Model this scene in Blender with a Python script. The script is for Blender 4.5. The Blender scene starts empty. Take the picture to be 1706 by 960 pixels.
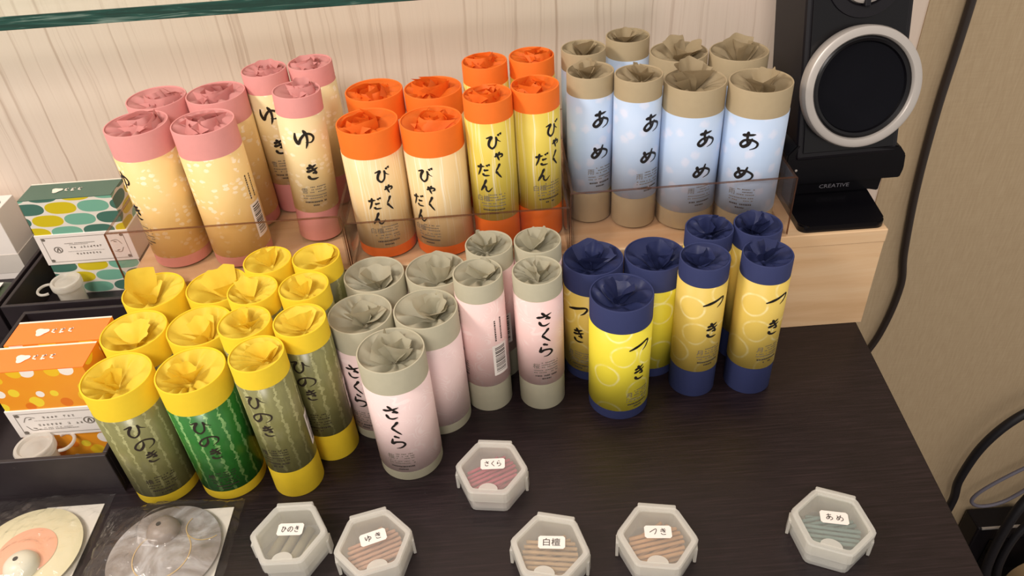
import bpy, bmesh, math, random
from mathutils import Vector, Matrix
from mathutils import noise as mnoise

C = bpy.context.scene.collection
S = bpy.context.scene
PI = math.pi

# ------------------------------------------------------------------ camera
PITCH, ROLL = 0.6558, -0.0735
CAM = Vector((-0.2981, -0.5031, 0.4485))
cd = bpy.data.cameras.new('camera')
cam = bpy.data.objects.new('camera', cd); C.objects.link(cam)
cd.sensor_fit = 'HORIZONTAL'; cd.sensor_width = 36.0
cd.lens = 1275.13 / 1706 * 36.0
cd.clip_start = 0.01
fwd = Vector((0, math.cos(PITCH), -math.sin(PITCH)))
rgt = Vector((1, 0, 0)); up = rgt.cross(fwd)
r2 = rgt * math.cos(ROLL) + up * math.sin(ROLL)
u2 = -rgt * math.sin(ROLL) + up * math.cos(ROLL)
m = Matrix((r2, u2, -fwd)).transposed().to_4x4(); m.translation = CAM
cam.matrix_world = m
S.camera = cam

# ------------------------------------------------------------------ light
S.view_settings.view_transform = 'Standard'
S.view_settings.look = 'None'
S.view_settings.gamma = 1.0
S.view_settings.use_curve_mapping = False
S.view_settings.exposure = -0.10
w = bpy.data.worlds.new('room_light'); S.world = w; w.use_nodes = True
bg = w.node_tree.nodes['Background']
bg.inputs['Color'].default_value = (1.0, 0.925, 0.86, 1); bg.inputs['Strength'].default_value = 0.76


def area(name, loc, target, size, power, col):
    l = bpy.data.lights.new(name, 'AREA'); l.shape = 'DISK'; l.size = size
    l.energy = power; l.color = col
    o = bpy.data.objects.new(name, l); C.objects.link(o); o.location = loc
    o.rotation_euler = (Vector(target) - Vector(loc)).to_track_quat('-Z', 'Y').to_euler()
    return o


area('ceiling_lamp', (-1.25, -0.45, 1.10), (-0.40, 0.0, 0.05), 0.30, 11.5, (1.0, 0.91, 0.83))
area('ceiling_lamp', (-0.50, -1.25, 1.25), (-0.35, 0.0, 0.10), 0.40, 12.5, (1.0, 0.92, 0.86))


# ------------------------------------------------------------------ helpers
def lin(c):
    if isinstance(c, str):
        c = [int(c[i:i + 2], 16) for i in (0, 2, 4)]
    f = lambda v: v / 12.92 if v <= 0.04045 else ((v + 0.055) / 1.055) ** 2.4
    return tuple(f(v / 255.0) for v in c) + (1.0,)


class NT:
    def __init__(s, name):
        s.mat = bpy.data.materials.new(name); s.mat.use_nodes = True
        s.t = s.mat.node_tree; s.n = s.t.nodes; s.l = s.t.links
        s.p = s.n['Principled BSDF']; s.out = s.n['Material Output']

    def put(s, sock, v):
        if isinstance(v, (int, float)):
            sock.default_value = v
        elif isinstance(v, (tuple, list)):
            sock.default_value = v
        else:
            s.l.new(v, sock)

    def m(s, op, a, b=0.0, c=None, clamp=False):
        n = s.n.new('ShaderNodeMath'); n.operation = op; n.use_clamp = clamp
        s.put(n.inputs[0], a); s.put(n.inputs[1], b)
        if c is not None: s.put(n.inputs[2], c)
        return n.outputs[0]

    def uv(s):
        n = s.n.new('ShaderNodeUVMap'); n.uv_map = 'UVMap'
        x = s.n.new('ShaderNodeSeparateXYZ'); s.l.new(n.outputs[0], x.inputs[0])
        return n.outputs[0], x.outputs[0], x.outputs[1]

    def obj(s):
        n = s.n.new('ShaderNodeTexCoord'); return n.outputs['Object']

    def gen(s):
        n = s.n.new('ShaderNodeNewGeometry')
        return n.outputs['Position']

    def sep(s, v):
        x = s.n.new('ShaderNodeSeparateXYZ'); s.l.new(v, x.inputs[0]); return x.outputs

    def comb(s, x, y, z=0.0):
        n = s.n.new('ShaderNodeCombineXYZ')
        for i, v in enumerate((x, y, z)): s.put(n.inputs[i], v)
        return n.outputs[0]

    def noise(s, vec, scale=5.0, detail=3.0, rough=0.5, dist=0.0):
        n = s.n.new('ShaderNodeTexNoise'); s.l.new(vec, n.inputs['Vector'])
        n.inputs['Scale'].default_value = scale; n.inputs['Detail'].default_value = detail
        n.inputs['Roughness'].default_value = rough; n.inputs['Distortion'].default_value = dist
        return n.outputs[0]

    def vor(s, vec, scale, rnd=1.0, out='Distance'):
        n = s.n.new('ShaderNodeTexVoronoi'); n.voronoi_dimensions = '2D'
        s.l.new(vec, n.inputs['Vector']); n.inputs['Scale'].default_value = scale
        n.inputs['Randomness'].default_value = rnd
        return n.outputs[out], n.outputs['Color']

    def ramp(s, fac, stops, interp='LINEAR'):
        n = s.n.new('ShaderNodeValToRGB'); s.put(n.inputs[0], fac)
        cr = n.color_ramp; cr.interpolation = interp
        while len(cr.elements) < len(stops): cr.elements.new(0.5)
        for e, (p, c) in zip(cr.elements, stops):
            e.position = p; e.color = c
        return n.outputs[0]

    def mix(s, fac, a, b):
        n = s.n.new('ShaderNodeMix'); n.data_type = 'RGBA'
        s.put(n.inputs[0], fac); s.put(n.inputs[6], a); s.put(n.inputs[7], b)
        return n.outputs[2]

    def bump(s, h, strength=0.3, dist=0.001):
        n = s.n.new('ShaderNodeBump'); n.inputs['Strength'].default_value = strength
        n.inputs['Distance'].default_value = dist; s.l.new(h, n.inputs['Height'])
        s.l.new(n.outputs[0], s.p.inputs['Normal']); return n.outputs[0]

    def set(s, col=None, rough=0.6, metal=0.0, spec=0.5, coat=0.0):
        if col is not None: s.put(s.p.inputs['Base Color'], col)
        s.put(s.p.inputs['Roughness'], rough); s.p.inputs['Metallic'].default_value = metal
        s.p.inputs['Specular IOR Level'].default_value = spec
        s.p.inputs['Coat Weight'].default_value = coat
        return s.mat


def plain(name, c, rough=0.6, metal=0.0, spec=0.5, var=0.06, scale=60.0):
    k = NT(name); v = k.gen()
    f = k.noise(v, scale, 3)
    c1 = lin(c); c2 = tuple(x * (1 - var * 2) for x in c1[:3]) + (1,)
    return k.set(k.mix(f, c1, c2), rough, metal, spec)


def paper(name, c, rough=0.7, transl=0.0, crumple=0.0):
    k = NT(name); v = k.gen()
    f = k.noise(v, 180.0, 4); c1 = lin(c)
    f2 = k.noise(v, 40.0, 3)
    col = k.mix(f, c1, tuple(x * 0.90 for x in c1[:3]) + (1,))
    k.set(col, rough, 0, 0.25)
    if crumple:
        k.bump(k.m('ADD', f2, k.m('MULTIPLY', f, 0.3)), crumple, 0.002)
    if transl:
        tb = k.n.new('ShaderNodeBsdfTranslucent'); k.l.new(col, tb.inputs[0])
        ms = k.n.new('ShaderNodeMixShader'); ms.inputs[0].default_value = transl
        k.l.new(k.p.outputs[0], ms.inputs[1]); k.l.new(tb.outputs[0], ms.inputs[2])
        k.l.new(ms.outputs[0], k.out.inputs[0])
    return k.mat


def clear(name, tint, amount, rough=0.05, body=None, ior=1.45, wrinkle=0.0, gmul=1.0):
    """thin clear plastic or glass: transparent + a little body colour + fresnel gloss"""
    k = NT(name); k.n.remove(k.p)
    tr = k.n.new('ShaderNodeBsdfTransparent'); tr.inputs[0].default_value = tint
    df = k.n.new('ShaderNodeBsdfDiffuse'); df.inputs[0].default_value = body or tint
    tl = k.n.new('ShaderNodeBsdfTranslucent'); tl.inputs[0].default_value = body or tint
    m0 = k.n.new('ShaderNodeMixShader'); m0.inputs[0].default_value = 0.5
    k.l.new(df.outputs[0], m0.inputs[1]); k.l.new(tl.outputs[0], m0.inputs[2])
    m1 = k.n.new('ShaderNodeMixShader'); m1.inputs[0].default_value = 1 - amount
    k.l.new(tr.outputs[0], m1.inputs[1]); k.l.new(m0.outputs[0], m1.inputs[2])
    gl = k.n.new('ShaderNodeBsdfGlossy'); gl.inputs['Roughness'].default_value = rough
    gl.inputs[0].default_value = (1, 1, 1, 1)
    lw = k.n.new('ShaderNodeLayerWeight'); lw.inputs['Blend'].default_value = 0.5
    f0 = ((ior - 1) / (ior + 1)) ** 2
    if wrinkle:
        b = k.n.new('ShaderNodeBump'); b.inputs['Strength'].default_value = wrinkle; b.inputs['Distance'].default_value = 0.002
        k.l.new(k.noise(k.gen(), 90.0, 4, 0.6, 1.0), b.inputs['Height'])
        k.l.new(b.outputs[0], gl.inputs['Normal']); k.l.new(b.outputs[0], lw.inputs['Normal'])
    m2 = k.n.new('ShaderNodeMixShader')
    k.l.new(k.m('MULTIPLY', k.m('ADD', f0, k.m('MULTIPLY', k.m('POWER', lw.outputs['Facing'], 5.0), 1 - f0)), gmul), m2.inputs[0])
    k.l.new(m1.outputs[0], m2.inputs[1]); k.l.new(gl.outputs[0], m2.inputs[2])
    k.l.new(m2.outputs[0], k.out.inputs[0])
    return k.mat


# ---- mesh helpers
def link(name, bm, mat, parent=None, smooth=False, loc=None):
    me = bpy.data.meshes.new(name); bm.to_mesh(me); bm.free()
    if smooth:
        for p in me.polygons: p.use_smooth = True
    for mm in (mat if isinstance(mat, (list, tuple)) else [mat]): me.materials.append(mm)
    o = bpy.data.objects.new(name, me); C.objects.link(o)
    if parent is not None: o.parent = parent
    if loc is not None: o.location = loc
    return o


def thing(name, label, cat, loc=(0, 0, 0), rz=0.0, group=None, rot=None):
    o = bpy.data.objects.new(name, None); C.objects.link(o)
    o.empty_display_size = 0.01
    o.location = loc; o.rotation_euler = rot or (0, 0, rz)
    return tag(o, label, cat, group)


def tag(o, label=None, cat=None, group=None, kind=None):
    if label: o['label'] = label
    if cat: o['category'] = cat
    if group: o['group'] = group
    if kind: o['kind'] = kind
    return o


def box(bm, x0, x1, y0, y1, z0, z1, bev=0.0, mtx=None):
    r = bmesh.ops.create_cube(bm, size=1.0)
    vs = r['verts']
    for v in vs:
        v.co = Vector(((x0 + x1) / 2 + v.co.x * (x1 - x0), (y0 + y1) / 2 + v.co.y * (y1 - y0), (z0 + z1) / 2 + v.co.z * (z1 - z0)))
    if mtx is not None:
        for v in vs: v.co = mtx @ v.co
    if bev:
        es = list({e for v in vs for e in v.link_edges})
        bmesh.ops.bevel(bm, geom=es, offset=bev, segments=2, affect='EDGES', profile=0.5)
    return bm


def bxo(name, dims, mat, parent=None, bev=0.0, mtx=None):
    bm = bmesh.new(); box(bm, *dims, bev=bev, mtx=mtx); return link(name, bm, mat, parent)


def lathe(bm, prof, seg=48, mtx=None, close=False):
    rings = []
    for r, z in prof:
        if r < 1e-7:
            rings.append([bm.verts.new((0, 0, z))])
        else:
            rings.append([bm.verts.new((r * math.cos(2 * PI * i / seg), r * math.sin(2 * PI * i / seg), z)) for i in range(seg)])
    pairs = list(zip(rings, rings[1:]))
    if close: pairs.append((rings[-1], rings[0]))
    for a, b in pairs:
        for i in range(seg):
            j = (i + 1) % seg
            if len(a) == 1 and len(b) == 1: continue
            if len(a) == 1: bm.faces.new((a[0], b[j], b[i]))
            elif len(b) == 1: bm.faces.new((a[i], a[j], b[0]))
            else: bm.faces.new((a[i], a[j], b[j], b[i]))
    if mtx is not None:
        for rr in rings:
            for v in rr: v.co = mtx @ v.co
    return bm


def lobj(name, prof, mat, parent=None, seg=48, mtx=None, close=False, smooth=True):
    bm = bmesh.new(); lathe(bm, prof, seg, mtx, close)
    bmesh.ops.recalc_face_normals(bm, faces=bm.faces)
    o = link(name, bm, mat, parent, smooth)
    if smooth:
        mod = o.modifiers.new('edge_split', 'EDGE_SPLIT'); mod.split_angle = math.radians(40)
    return o


def catmull(P, n=8):
    if len(P) < 3:
        a, b = P
        return [tuple(a[k] + (b[k] - a[k]) * i / n for k in range(len(a))) for i in range(n + 1)]
    Q = [tuple(2 * P[0][k] - P[1][k] for k in range(len(P[0])))] + list(P) + [tuple(2 * P[-1][k] - P[-2][k] for k in range(len(P[0])))]
    out = []
    for i in range(1, len(Q) - 2):
        for s in range(n):
            t = s / n
            out.append(tuple(0.5 * (2 * Q[i][k] + (Q[i + 1][k] - Q[i - 1][k]) * t + (2 * Q[i - 1][k] - 5 * Q[i][k] + 4 * Q[i + 1][k] - Q[i + 2][k]) * t * t
                             + (3 * Q[i][k] - Q[i - 1][k] - 3 * Q[i + 1][k] + Q[i + 2][k]) * t ** 3) for k in range(len(Q[i]))))
    out.append(tuple(P[-1])); return out


def cable(name, pts, r, mat, parent=None, n=10, seg=10):
    P = [Vector(p) for p in catmull(pts, n)]
    bm = bmesh.new(); prev = None; ref = Vector((0.13, 1, 0.21)).normalized(); rings = []
    for i, p in enumerate(P):
        t = (P[min(i + 1, len(P) - 1)] - P[max(i - 1, 0)]).normalized()
        a = ref - t * ref.dot(t); a.normalize(); ref = a; b = t.cross(a)
        rings.append([bm.verts.new(p + (a * math.cos(2 * PI * k / seg) + b * math.sin(2 * PI * k / seg)) * r) for k in range(seg)])
    for A, B in zip(rings, rings[1:]):
        for k in range(seg):
            bm.faces.new((A[k], A[(k + 1) % seg], B[(k + 1) % seg], B[k]))
    bm.faces.new(rings[0][::-1]); bm.faces.new(rings[-1])
    return link(name, bm, mat, parent, True)


# ---- brush lettering: each character as strokes in a unit square
GL = {
 'ゆ': [[(.12, .86), (.10, .55), (.20, .30), (.34, .55), (.55, .76), (.78, .72), (.90, .52), (.78, .32), (.52, .34)], [(.48, .98), (.60, .70), (.60, .34), (.50, .02)]],
 'き': [[(.16, .74), (.50, .80), (.80, .92)], [(.12, .54), (.50, .60), (.88, .72)], [(.36, .98), (.55, .70), (.80, .40)], [(.80, .40), (.62, .44), (.48, .42)], [(.20, .30), (.30, .12), (.52, .06), (.84, .10)]],
 'あ': [[(.16, .76), (.50, .80), (.80, .86)], [(.44, .99), (.42, .62), (.48, .20)], [(.66, .64), (.50, .32), (.26, .14), (.12, .26), (.30, .50), (.66, .54), (.92, .38), (.86, .16), (.58, .02)]],
 'め': [[(.20, .82), (.28, .50), (.46, .20)], [(.66, .92), (.52, .48), (.24, .14), (.08, .28), (.28, .58), (.62, .64), (.92, .44), (.88, .18), (.58, .02)]],
 'ひ': [[(.06, .78), (.38, .86), (.22, .58), (.18, .28), (.36, .08), (.58, .24), (.66, .58), (.66, .84), (.74, .64), (.96, .46)]],
 'び': [[(.04, .76), (.36, .84), (.22, .56), (.18, .28), (.36, .08), (.56, .24), (.64, .56), (.64, .80), (.72, .60), (.92, .44)], [(.76, .98), (.82, .84)], [(.90, 1.04), (.96, .90)]],
 'ゃ': [[(.06, .48), (.50, .66), (.86, .66), (.90, .46), (.62, .36)], [(.54, .92), (.64, .76)], [(.24, .86), (.40, .48), (.56, .04)]],
 'く': [[(.72, .96), (.50, .72), (.24, .50)], [(.24, .50), (.50, .28), (.82, .02)]],
 'だ': [[(.06, .70), (.30, .76), (.60, .80)], [(.36, .98), (.28, .52), (.08, .06)], [(.50, .48), (.68, .50), (.86, .54)], [(.46, .26), (.52, .10), (.92, .12)], [(.74, .92), (.80, .78)], [(.88, .98), (.94, .84)]],
 'ん': [[(.56, .98), (.36, .54), (.10, .04)], [(.10, .04), (.34, .42), (.48, .38), (.50, .14), (.66, .04), (.94, .34)]],
 'さ': [[(.06, .66), (.46, .70), (.92, .86)], [(.34, .98), (.58, .72), (.86, .52)], [(.86, .52), (.66, .56), (.52, .54)], [(.20, .40), (.30, .16), (.52, .10), (.80, .20)]],
 'ら': [[(.34, .98), (.56, .90), (.66, .84)], [(.24, .78), (.18, .40), (.42, .52), (.78, .50), (.90, .30), (.66, .08), (.36, .02)]],
 'つ': [[(.02, .40), (.45, .66), (.88, .90), (.98, .72), (.84, .34), (.66, .10)]],
 'の': [[(.50, .78), (.44, .40), (.22, .14), (.06, .38), (.24, .72), (.58, .86), (.92, .64), (.90, .30), (.60, .06)]],
}


def ribbon(poly, wd, taper=True):
    """2-D quads of one brush stroke"""
    n = len(poly); L, R = [], []
    for i, (x, y) in enumerate(poly):
        a = poly[max(i - 1, 0)]; b = poly[min(i + 1, n - 1)]
        dx, dy = b[0] - a[0], b[1] - a[1]; l = math.hypot(dx, dy) or 1
        t = i / (n - 1)
        if taper:
            k = wd * (0.55 + 0.55 * math.sin(PI * min(1, t * 1.15 + .12)) ** 0.8 + 0.25 * math.cos(t * 7.0))
            k *= min(1, 0.45 + 4 * t) * min(1, 0.25 + 3.5 * (1 - t))
        else: k = wd
        L.append((x - dy / l * k / 2, y + dx / l * k / 2)); R.append((x + dy / l * k / 2, y - dx / l * k / 2))
    return [(L[i], R[i], R[i + 1], L[i + 1]) for i in range(n - 1)]


def glyph(ch, cx, cy, wd, ht, pen, taper=True):
    q = []
    for st in GL[ch]:
        pts = [(cx + (x - .5) * wd, cy + (y - .5) * ht) for x, y in st]
        q += ribbon(catmull(pts, 6), pen, taper)
    return q


def rectq(x0, x1, y0, y1):
    n = max(1, int((x1 - x0) / 0.002))
    return [((x0 + (x1 - x0) * i / n, y0), (x0 + (x1 - x0) * (i + 1) / n, y0), (x0 + (x1 - x0) * (i + 1) / n, y1), (x0 + (x1 - x0) * i / n, y1)) for i in range(n)]


def dashes(x0, x1, y, h, rng, dens=0.75):
    q = []; x = x0
    while x < x1:
        wd = rng.uniform(.0005, .0013)
        if rng.random() < dens: q += rectq(x, min(x + wd, x1), y - h / 2, y + h / 2)
        x += wd + .00035
    return q


_fontcache = {}


def fonttris(txt, size):
    """triangles of a piece of printed text, centred on 0,0"""
    key = (txt, size)
    if key in _fontcache: return _fontcache[key]
    cu = bpy.data.curves.new('t', 'FONT'); cu.body = txt; cu.size = size; cu.align_x = 'CENTER'; cu.align_y = 'CENTER'; cu.resolution_u = 2
    o = bpy.data.objects.new('t', cu); C.objects.link(o)
    bpy.context.view_layer.update()
    me = o.evaluated_get(bpy.context.evaluated_depsgraph_get()).to_mesh()
    me.calc_loop_triangles()
    tr = [tuple((me.vertices[i].co.x, me.vertices[i].co.y) for i in t.vertices) for t in me.loop_triangles]
    bpy.data.objects.remove(o); bpy.data.curves.remove(cu)
    if tr:
        xs = [p[0] for t in tr for p in t]; ys = [p[1] for t in tr for p in t]
        mx, my = (min(xs) + max(xs)) / 2, (min(ys) + max(ys)) / 2
        tr = [tuple((p[0] - mx, p[1] - my) for p in t) for t in tr]
    _fontcache[key] = tr; return tr


def decal(name, polys, fn, mat, parent):
    bm = bmesh.new()
    for q in polys:
        vs = [bm.verts.new(fn(*p)) for p in q]
        try: bm.faces.new(vs)
        except ValueError: pass
    return link(name, bm, mat, parent)


# ------------------------------------------------------------------ setting materials
def wall_mat():
    k = NT('wood_grain_wallpaper'); p = k.gen(); s = k.sep(p)
    wob = k.noise(k.comb(k.m('MULTIPLY', s[0], 9.0), 0.0, k.m('MULTIPLY', s[2], 7.0)), 1.0, 3)
    xx = k.m('ADD', s[0], k.m('MULTIPLY', wob, 0.016))
    f = k.noise(k.comb(k.m('MULTIPLY', xx, 170.0), 0.0, k.m('MULTIPLY', s[2], 2.2)), 1.0, 3, 0.55)
    f2 = k.noise(k.comb(k.m('MULTIPLY', xx, 420.0), 0.0, k.m('MULTIPLY', s[2], 9.0)), 1.0, 3, 0.6)
    line = k.ramp(f, [(0.30, (1, 1, 1, 1)), (0.44, (0, 0, 0, 1))])
    big = k.noise(p, 3.0, 2)
    base = k.mix(big, lin('ecdcd1'), lin('e6d4c0'))
    col = k.mix(k.m('MULTIPLY', f2, 0.35), base, lin('cdb4a0'))
    col = k.mix(k.m('MULTIPLY', line, 0.48), col, lin('a5856e'))
    return k.set(col, 0.75, 0, 0.2)


def table_mat():
    k = NT('dark_wenge_laminate'); p = k.gen(); s = k.sep(p)
    v = k.comb(k.m('MULTIPLY', s[0], 26.0), k.m('MULTIPLY', s[1], 620.0), k.m('MULTIPLY', s[2], 100.0))
    f = k.noise(v, 1.0, 4, 0.6)
    g = k.noise(p, 260.0, 2)
    col = k.ramp(f, [(0.3, lin('120b0e')), (0.55, lin('1e1417')), (0.80, lin('2f2123'))])
    k.set(col, k.m('ADD', 0.26, k.m('MULTIPLY', f, 0.22)), 0, 0.45)
    k.bump(f, 0.12, 0.0006)
    return k.mat


def maple_mat():
    k = NT('pale_maple_wood'); p = k.gen(); s = k.sep(p)
    v = k.comb(k.m('MULTIPLY', s[0], 5.0), k.m('MULTIPLY', s[1], 60.0), k.m('MULTIPLY', s[2], 60.0))
    f = k.noise(v, 1.0, 5, 0.6, 0.6)
    g = k.noise(p, 18.0, 2)
    col = k.ramp(f, [(0.3, lin('cfa87c')), (0.5, lin('dcb88e')), (0.75, lin('e6caa4'))])
    col = k.mix(k.m('MULTIPLY', g, 0.25), col, lin('cba27c'))
    return k.set(col, 0.45, 0, 0.4)


def tan_mat():  # own tan weave, with light falloff to the right put into its colour
    k = NT('tan_woven_wallpaper_falloff'); p = k.gen(); s = k.sep(p)
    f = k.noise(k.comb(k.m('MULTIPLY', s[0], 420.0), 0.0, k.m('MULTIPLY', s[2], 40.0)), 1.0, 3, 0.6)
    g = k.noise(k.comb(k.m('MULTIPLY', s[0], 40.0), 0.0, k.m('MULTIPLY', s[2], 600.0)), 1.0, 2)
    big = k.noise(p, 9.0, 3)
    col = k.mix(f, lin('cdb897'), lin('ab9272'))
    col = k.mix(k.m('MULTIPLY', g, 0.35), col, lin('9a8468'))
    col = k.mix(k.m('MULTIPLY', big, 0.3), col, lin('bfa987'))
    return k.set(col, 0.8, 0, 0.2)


M = {}
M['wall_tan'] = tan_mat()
M['wall'] = wall_mat(); M['table'] = table_mat(); M['maple'] = maple_mat()
M['floor'] = plain('grey_brown_floor', '5a4c42', 0.6, scale=8)
M['ink'] = plain('black_brush_ink', '17110f', 0.55, var=0.0)
M['ink_grey'] = plain('thin_grey_print', '6f665c', 0.7, var=0.0)
M['ink_dark'] = plain('dark_print', '3a322d', 0.7, var=0.0)
M['ink_olive'] = plain('dim_ink_on_green', '2c2118', 0.6, var=0.0)
M['white_paper'] = plain('white_label_paper', 'efe6de', 0.6, var=0.02)
M['acrylic'] = clear('clear_acrylic', (0.985, 0.965, 0.955, 1), 0.985, 0.03, body=lin('c9a89c'), ior=1.35, gmul=0.7)
M['acrylic_edge'] = clear('acrylic_cut_edge', lin('c8a58e'), 0.55, 0.1, body=lin('7d5a48'))
M['acrylic_soft'] = clear('acrylic_side_edge', lin('d9c3b4'), 0.8, 0.1, body=lin('8d6f60'))
M['black_plastic'] = plain('matt_black_plastic', '100d13', 0.45, spec=0.3, var=0.1)
M['black_gloss'] = plain('gloss_black_plastic', '09080c', 0.25, spec=0.3, var=0.0)
M['silver'] = plain('silver_painted_plastic', 'b9b2ab', 0.38, 0.35, var=0.0)
M['grille'] = plain('black_speaker_cloth', '0b0b12', 0.9, spec=0.15, var=0.2, scale=900)
M['tray'] = plain('dark_brown_tray_wood', '2b2226', 0.5, var=0.25, scale=120)
M['cable'] = plain('black_cable_rubber', '17151a', 0.5, var=0.05)
M['cable_brown'] = plain('dark_brown_cable_rubber', '2e241e', 0.5, var=0.05)
M['cable_grey'] = plain('grey_cable_rubber', '6a6672', 0.5, var=0.05)
M['frost'] = clear('frosted_plastic', (0.95, 0.95, 0.93, 1), 0.44, 0.3, body=lin('f8f6f0'), gmul=0.8)
M['frost_win'] = clear('hazy_plastic_window', (0.96, 0.96, 0.95, 1), 0.85, 0.18, body=lin('f2f0ea'), gmul=0.7)
M['frost_vial'] = clear('milky_vial_plastic', (0.95, 0.95, 0.93, 1), 0.30, 0.25, body=lin('f3eee5'), gmul=0.8)
M['film'] = clear('cellophane', (0.97, 0.97, 0.96, 1), 0.97, 0.08, body=lin('e0dad2'), ior=1.5, wrinkle=0.75, gmul=1.1)
M['glass'] = clear('shelf_glass', (0.93, 0.97, 0.94, 1), 0.98, 0.02, body=lin('cfe0d4'), ior=1.5)


def glass_edge():
    k = NT('green_glass_edge'); p = k.gen(); s = k.sep(p)
    f = k.noise(k.comb(k.m('MULTIPLY', s[0], 16.0), 0.0, k.m('MULTIPLY', s[2], 260.0)), 1.0, 4, 0.6, 1.2)
    col = k.ramp(f, [(0.44, lin('0a3328')), (0.56, lin('12453a')), (0.68, lin('6d8377'))])
    return k.set(col, 0.12, 0, 0.5)


M['glass_edge'] = glass_edge()


# ------------------------------------------------------------------ setting
WY = 0.20       # the back wall
bm = bmesh.new(); box(bm, -2.2, 1.8, WY, WY + 0.05, -0.72, 1.6)
tag(link('wall_back', bm, M['wall']), kind='structure')
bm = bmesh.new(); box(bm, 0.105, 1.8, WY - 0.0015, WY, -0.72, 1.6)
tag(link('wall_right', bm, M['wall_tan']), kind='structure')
bm = bmesh.new(); box(bm, -2.2, 1.8, -1.8, WY + 0.05, -0.77, -0.72)
tag(link('floor', bm, M['floor']), kind='structure')

# table: right edge runs very slightly askew, as in the photograph
t = thing('display_table', 'dark wenge table carrying the whole incense display', 'table', (0, 0, -0.72))
bm = bmesh.new()
out = [(-1.30, -0.46), (-0.034, -0.46), (0.0145, WY - 0.004), (-1.30, WY - 0.004)]
for z0, z1 in ((0.685, 0.72),):
    lo = [bm.verts.new((x, y, z0)) for x, y in out]; hi = [bm.verts.new((x, y, z1)) for x, y in out]
    bm.faces.new(hi); bm.faces.new(lo[::-1])
    for i in range(4): bm.faces.new((lo[i], lo[(i + 1) % 4], hi[(i + 1) % 4], hi[i]))
bmesh.ops.bevel(bm, geom=[e for e in bm.edges], offset=0.0012, segments=2, affect='EDGES')
link('tabletop', bm, M['table'], t)
bxo('side_panel', (-0.065, -0.045, -0.43, WY - 0.03, 0.0, 0.685), M['table'], t)
bxo('side_panel', (-1.28, -1.26, -0.43, WY - 0.03, 0.0, 0.685), M['table'], t)

# pale wood riser, an open-backed box
ZR = 0.097; RY = -0.006
t = thing('display_riser', 'pale maple riser box across the back of the dark table', 'riser', (0, 0, 0))
bxo('top_board', (-0.604, 0.0040, RY, 0.192, ZR - 0.012, ZR), M['maple'], t, 0.0008)
bxo('front_board', (-0.6035, 0.0035, RY + 0.0006, RY + 0.0126, 0.0, ZR - 0.012), M['maple'], t, 0.0004)
bxo('end_board', (-0.009, 0.0033, RY + 0.0126, 0.190, 0.0, ZR - 0.012), M['maple'], t)
bxo('end_board', (-0.6035, -0.592, RY + 0.0126, 0.190, 0.0, ZR - 0.012), M['maple'], t)

# glass shelf fixed to the wall, and the cream board on it
t = thing('glass_shelf', 'thick glass shelf with green cut edge on the wall above the tubes', 'shelf', (-0.65, 0.10, 0.2690))
bxo('glass_pane', (-0.45, 0.48, 0.0015, 0.0998, 0.0, 0.0103), M['glass'], t)
bxo('cut_edge', (-0.45, 0.48, 0.0, 0.0015, 0.0, 0.0103), M['glass_edge'], t, 0.0003)

# ------------------------------------------------------------------ label papers
def lab(name, base, rough=0.5):
    k = NT(name); uv, u, v = k.uv(); return k, uv, u, v


def L_yuki(name, a, b):
    k, uv, u, v = lab(name, a)
    big = k.noise(uv, 0.55, 2)
    d, c = k.vor(k.comb(k.m('MULTIPLY', u, 1.5), k.m('MULTIPLY', v, 2.2)), 1.0, 0.55)
    tri = k.m('LESS_THAN', k.m('ADD', d, k.m('MULTIPLY', k.noise(uv, 7.0, 2), 0.35)), 0.50)
    cl = k.ramp(k.noise(uv, 0.8, 1), [(0.52, (0, 0, 0, 1)), (0.60, (1, 1, 1, 1))])
    col = k.mix(big, lin(a), lin(b))
    col = k.mix(k.m('MULTIPLY', k.m('MULTIPLY', tri, cl), 0.50), col, lin('fbf1dd'))
    return k.set(col, 0.5, 0, 0.3)


def L_byaku(name, a, b):
    k, uv, u, v = lab(name, a)
    uu = k.m('ADD', u, k.m('MULTIPLY', k.noise(k.comb(u, k.m('MULTIPLY', v, 0.35)), 0.7, 1), 0.5))
    f = k.noise(k.comb(k.m('MULTIPLY', uu, 4.2), k.m('MULTIPLY', v, 0.05)), 1.0, 2, 0.5)
    ln = k.ramp(f, [(0.56, (0, 0, 0, 1)), (0.60, (1, 1, 1, 1)), (0.64, (0, 0, 0, 1))])
    col = k.mix(k.noise(uv, 0.4, 1), lin(a), lin(b))
    col = k.mix(k.m('MULTIPLY', ln, 0.65), col, lin('f6eed8'))
    return k.set(col, 0.42, 0, 0.35)


def L_ame():
    k, uv, u, v = lab('pale_blue_label', '')
    d, c = k.vor(uv, 0.62, 0.9)
    spot = k.ramp(k.m('ADD', d, k.m('MULTIPLY', k.noise(uv, 2.5, 2), 0.3)), [(0.28, (1, 1, 1, 1)), (0.42, (0, 0, 0, 1))])
    col = k.mix(k.noise(uv, 0.5, 1), lin('b3c9e6'), lin('c3d2e8'))
    col = k.mix(k.m('MULTIPLY', spot, 0.32), col, lin('e9dfe8'))
    return k.set(col, 0.5, 0, 0.3)


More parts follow.
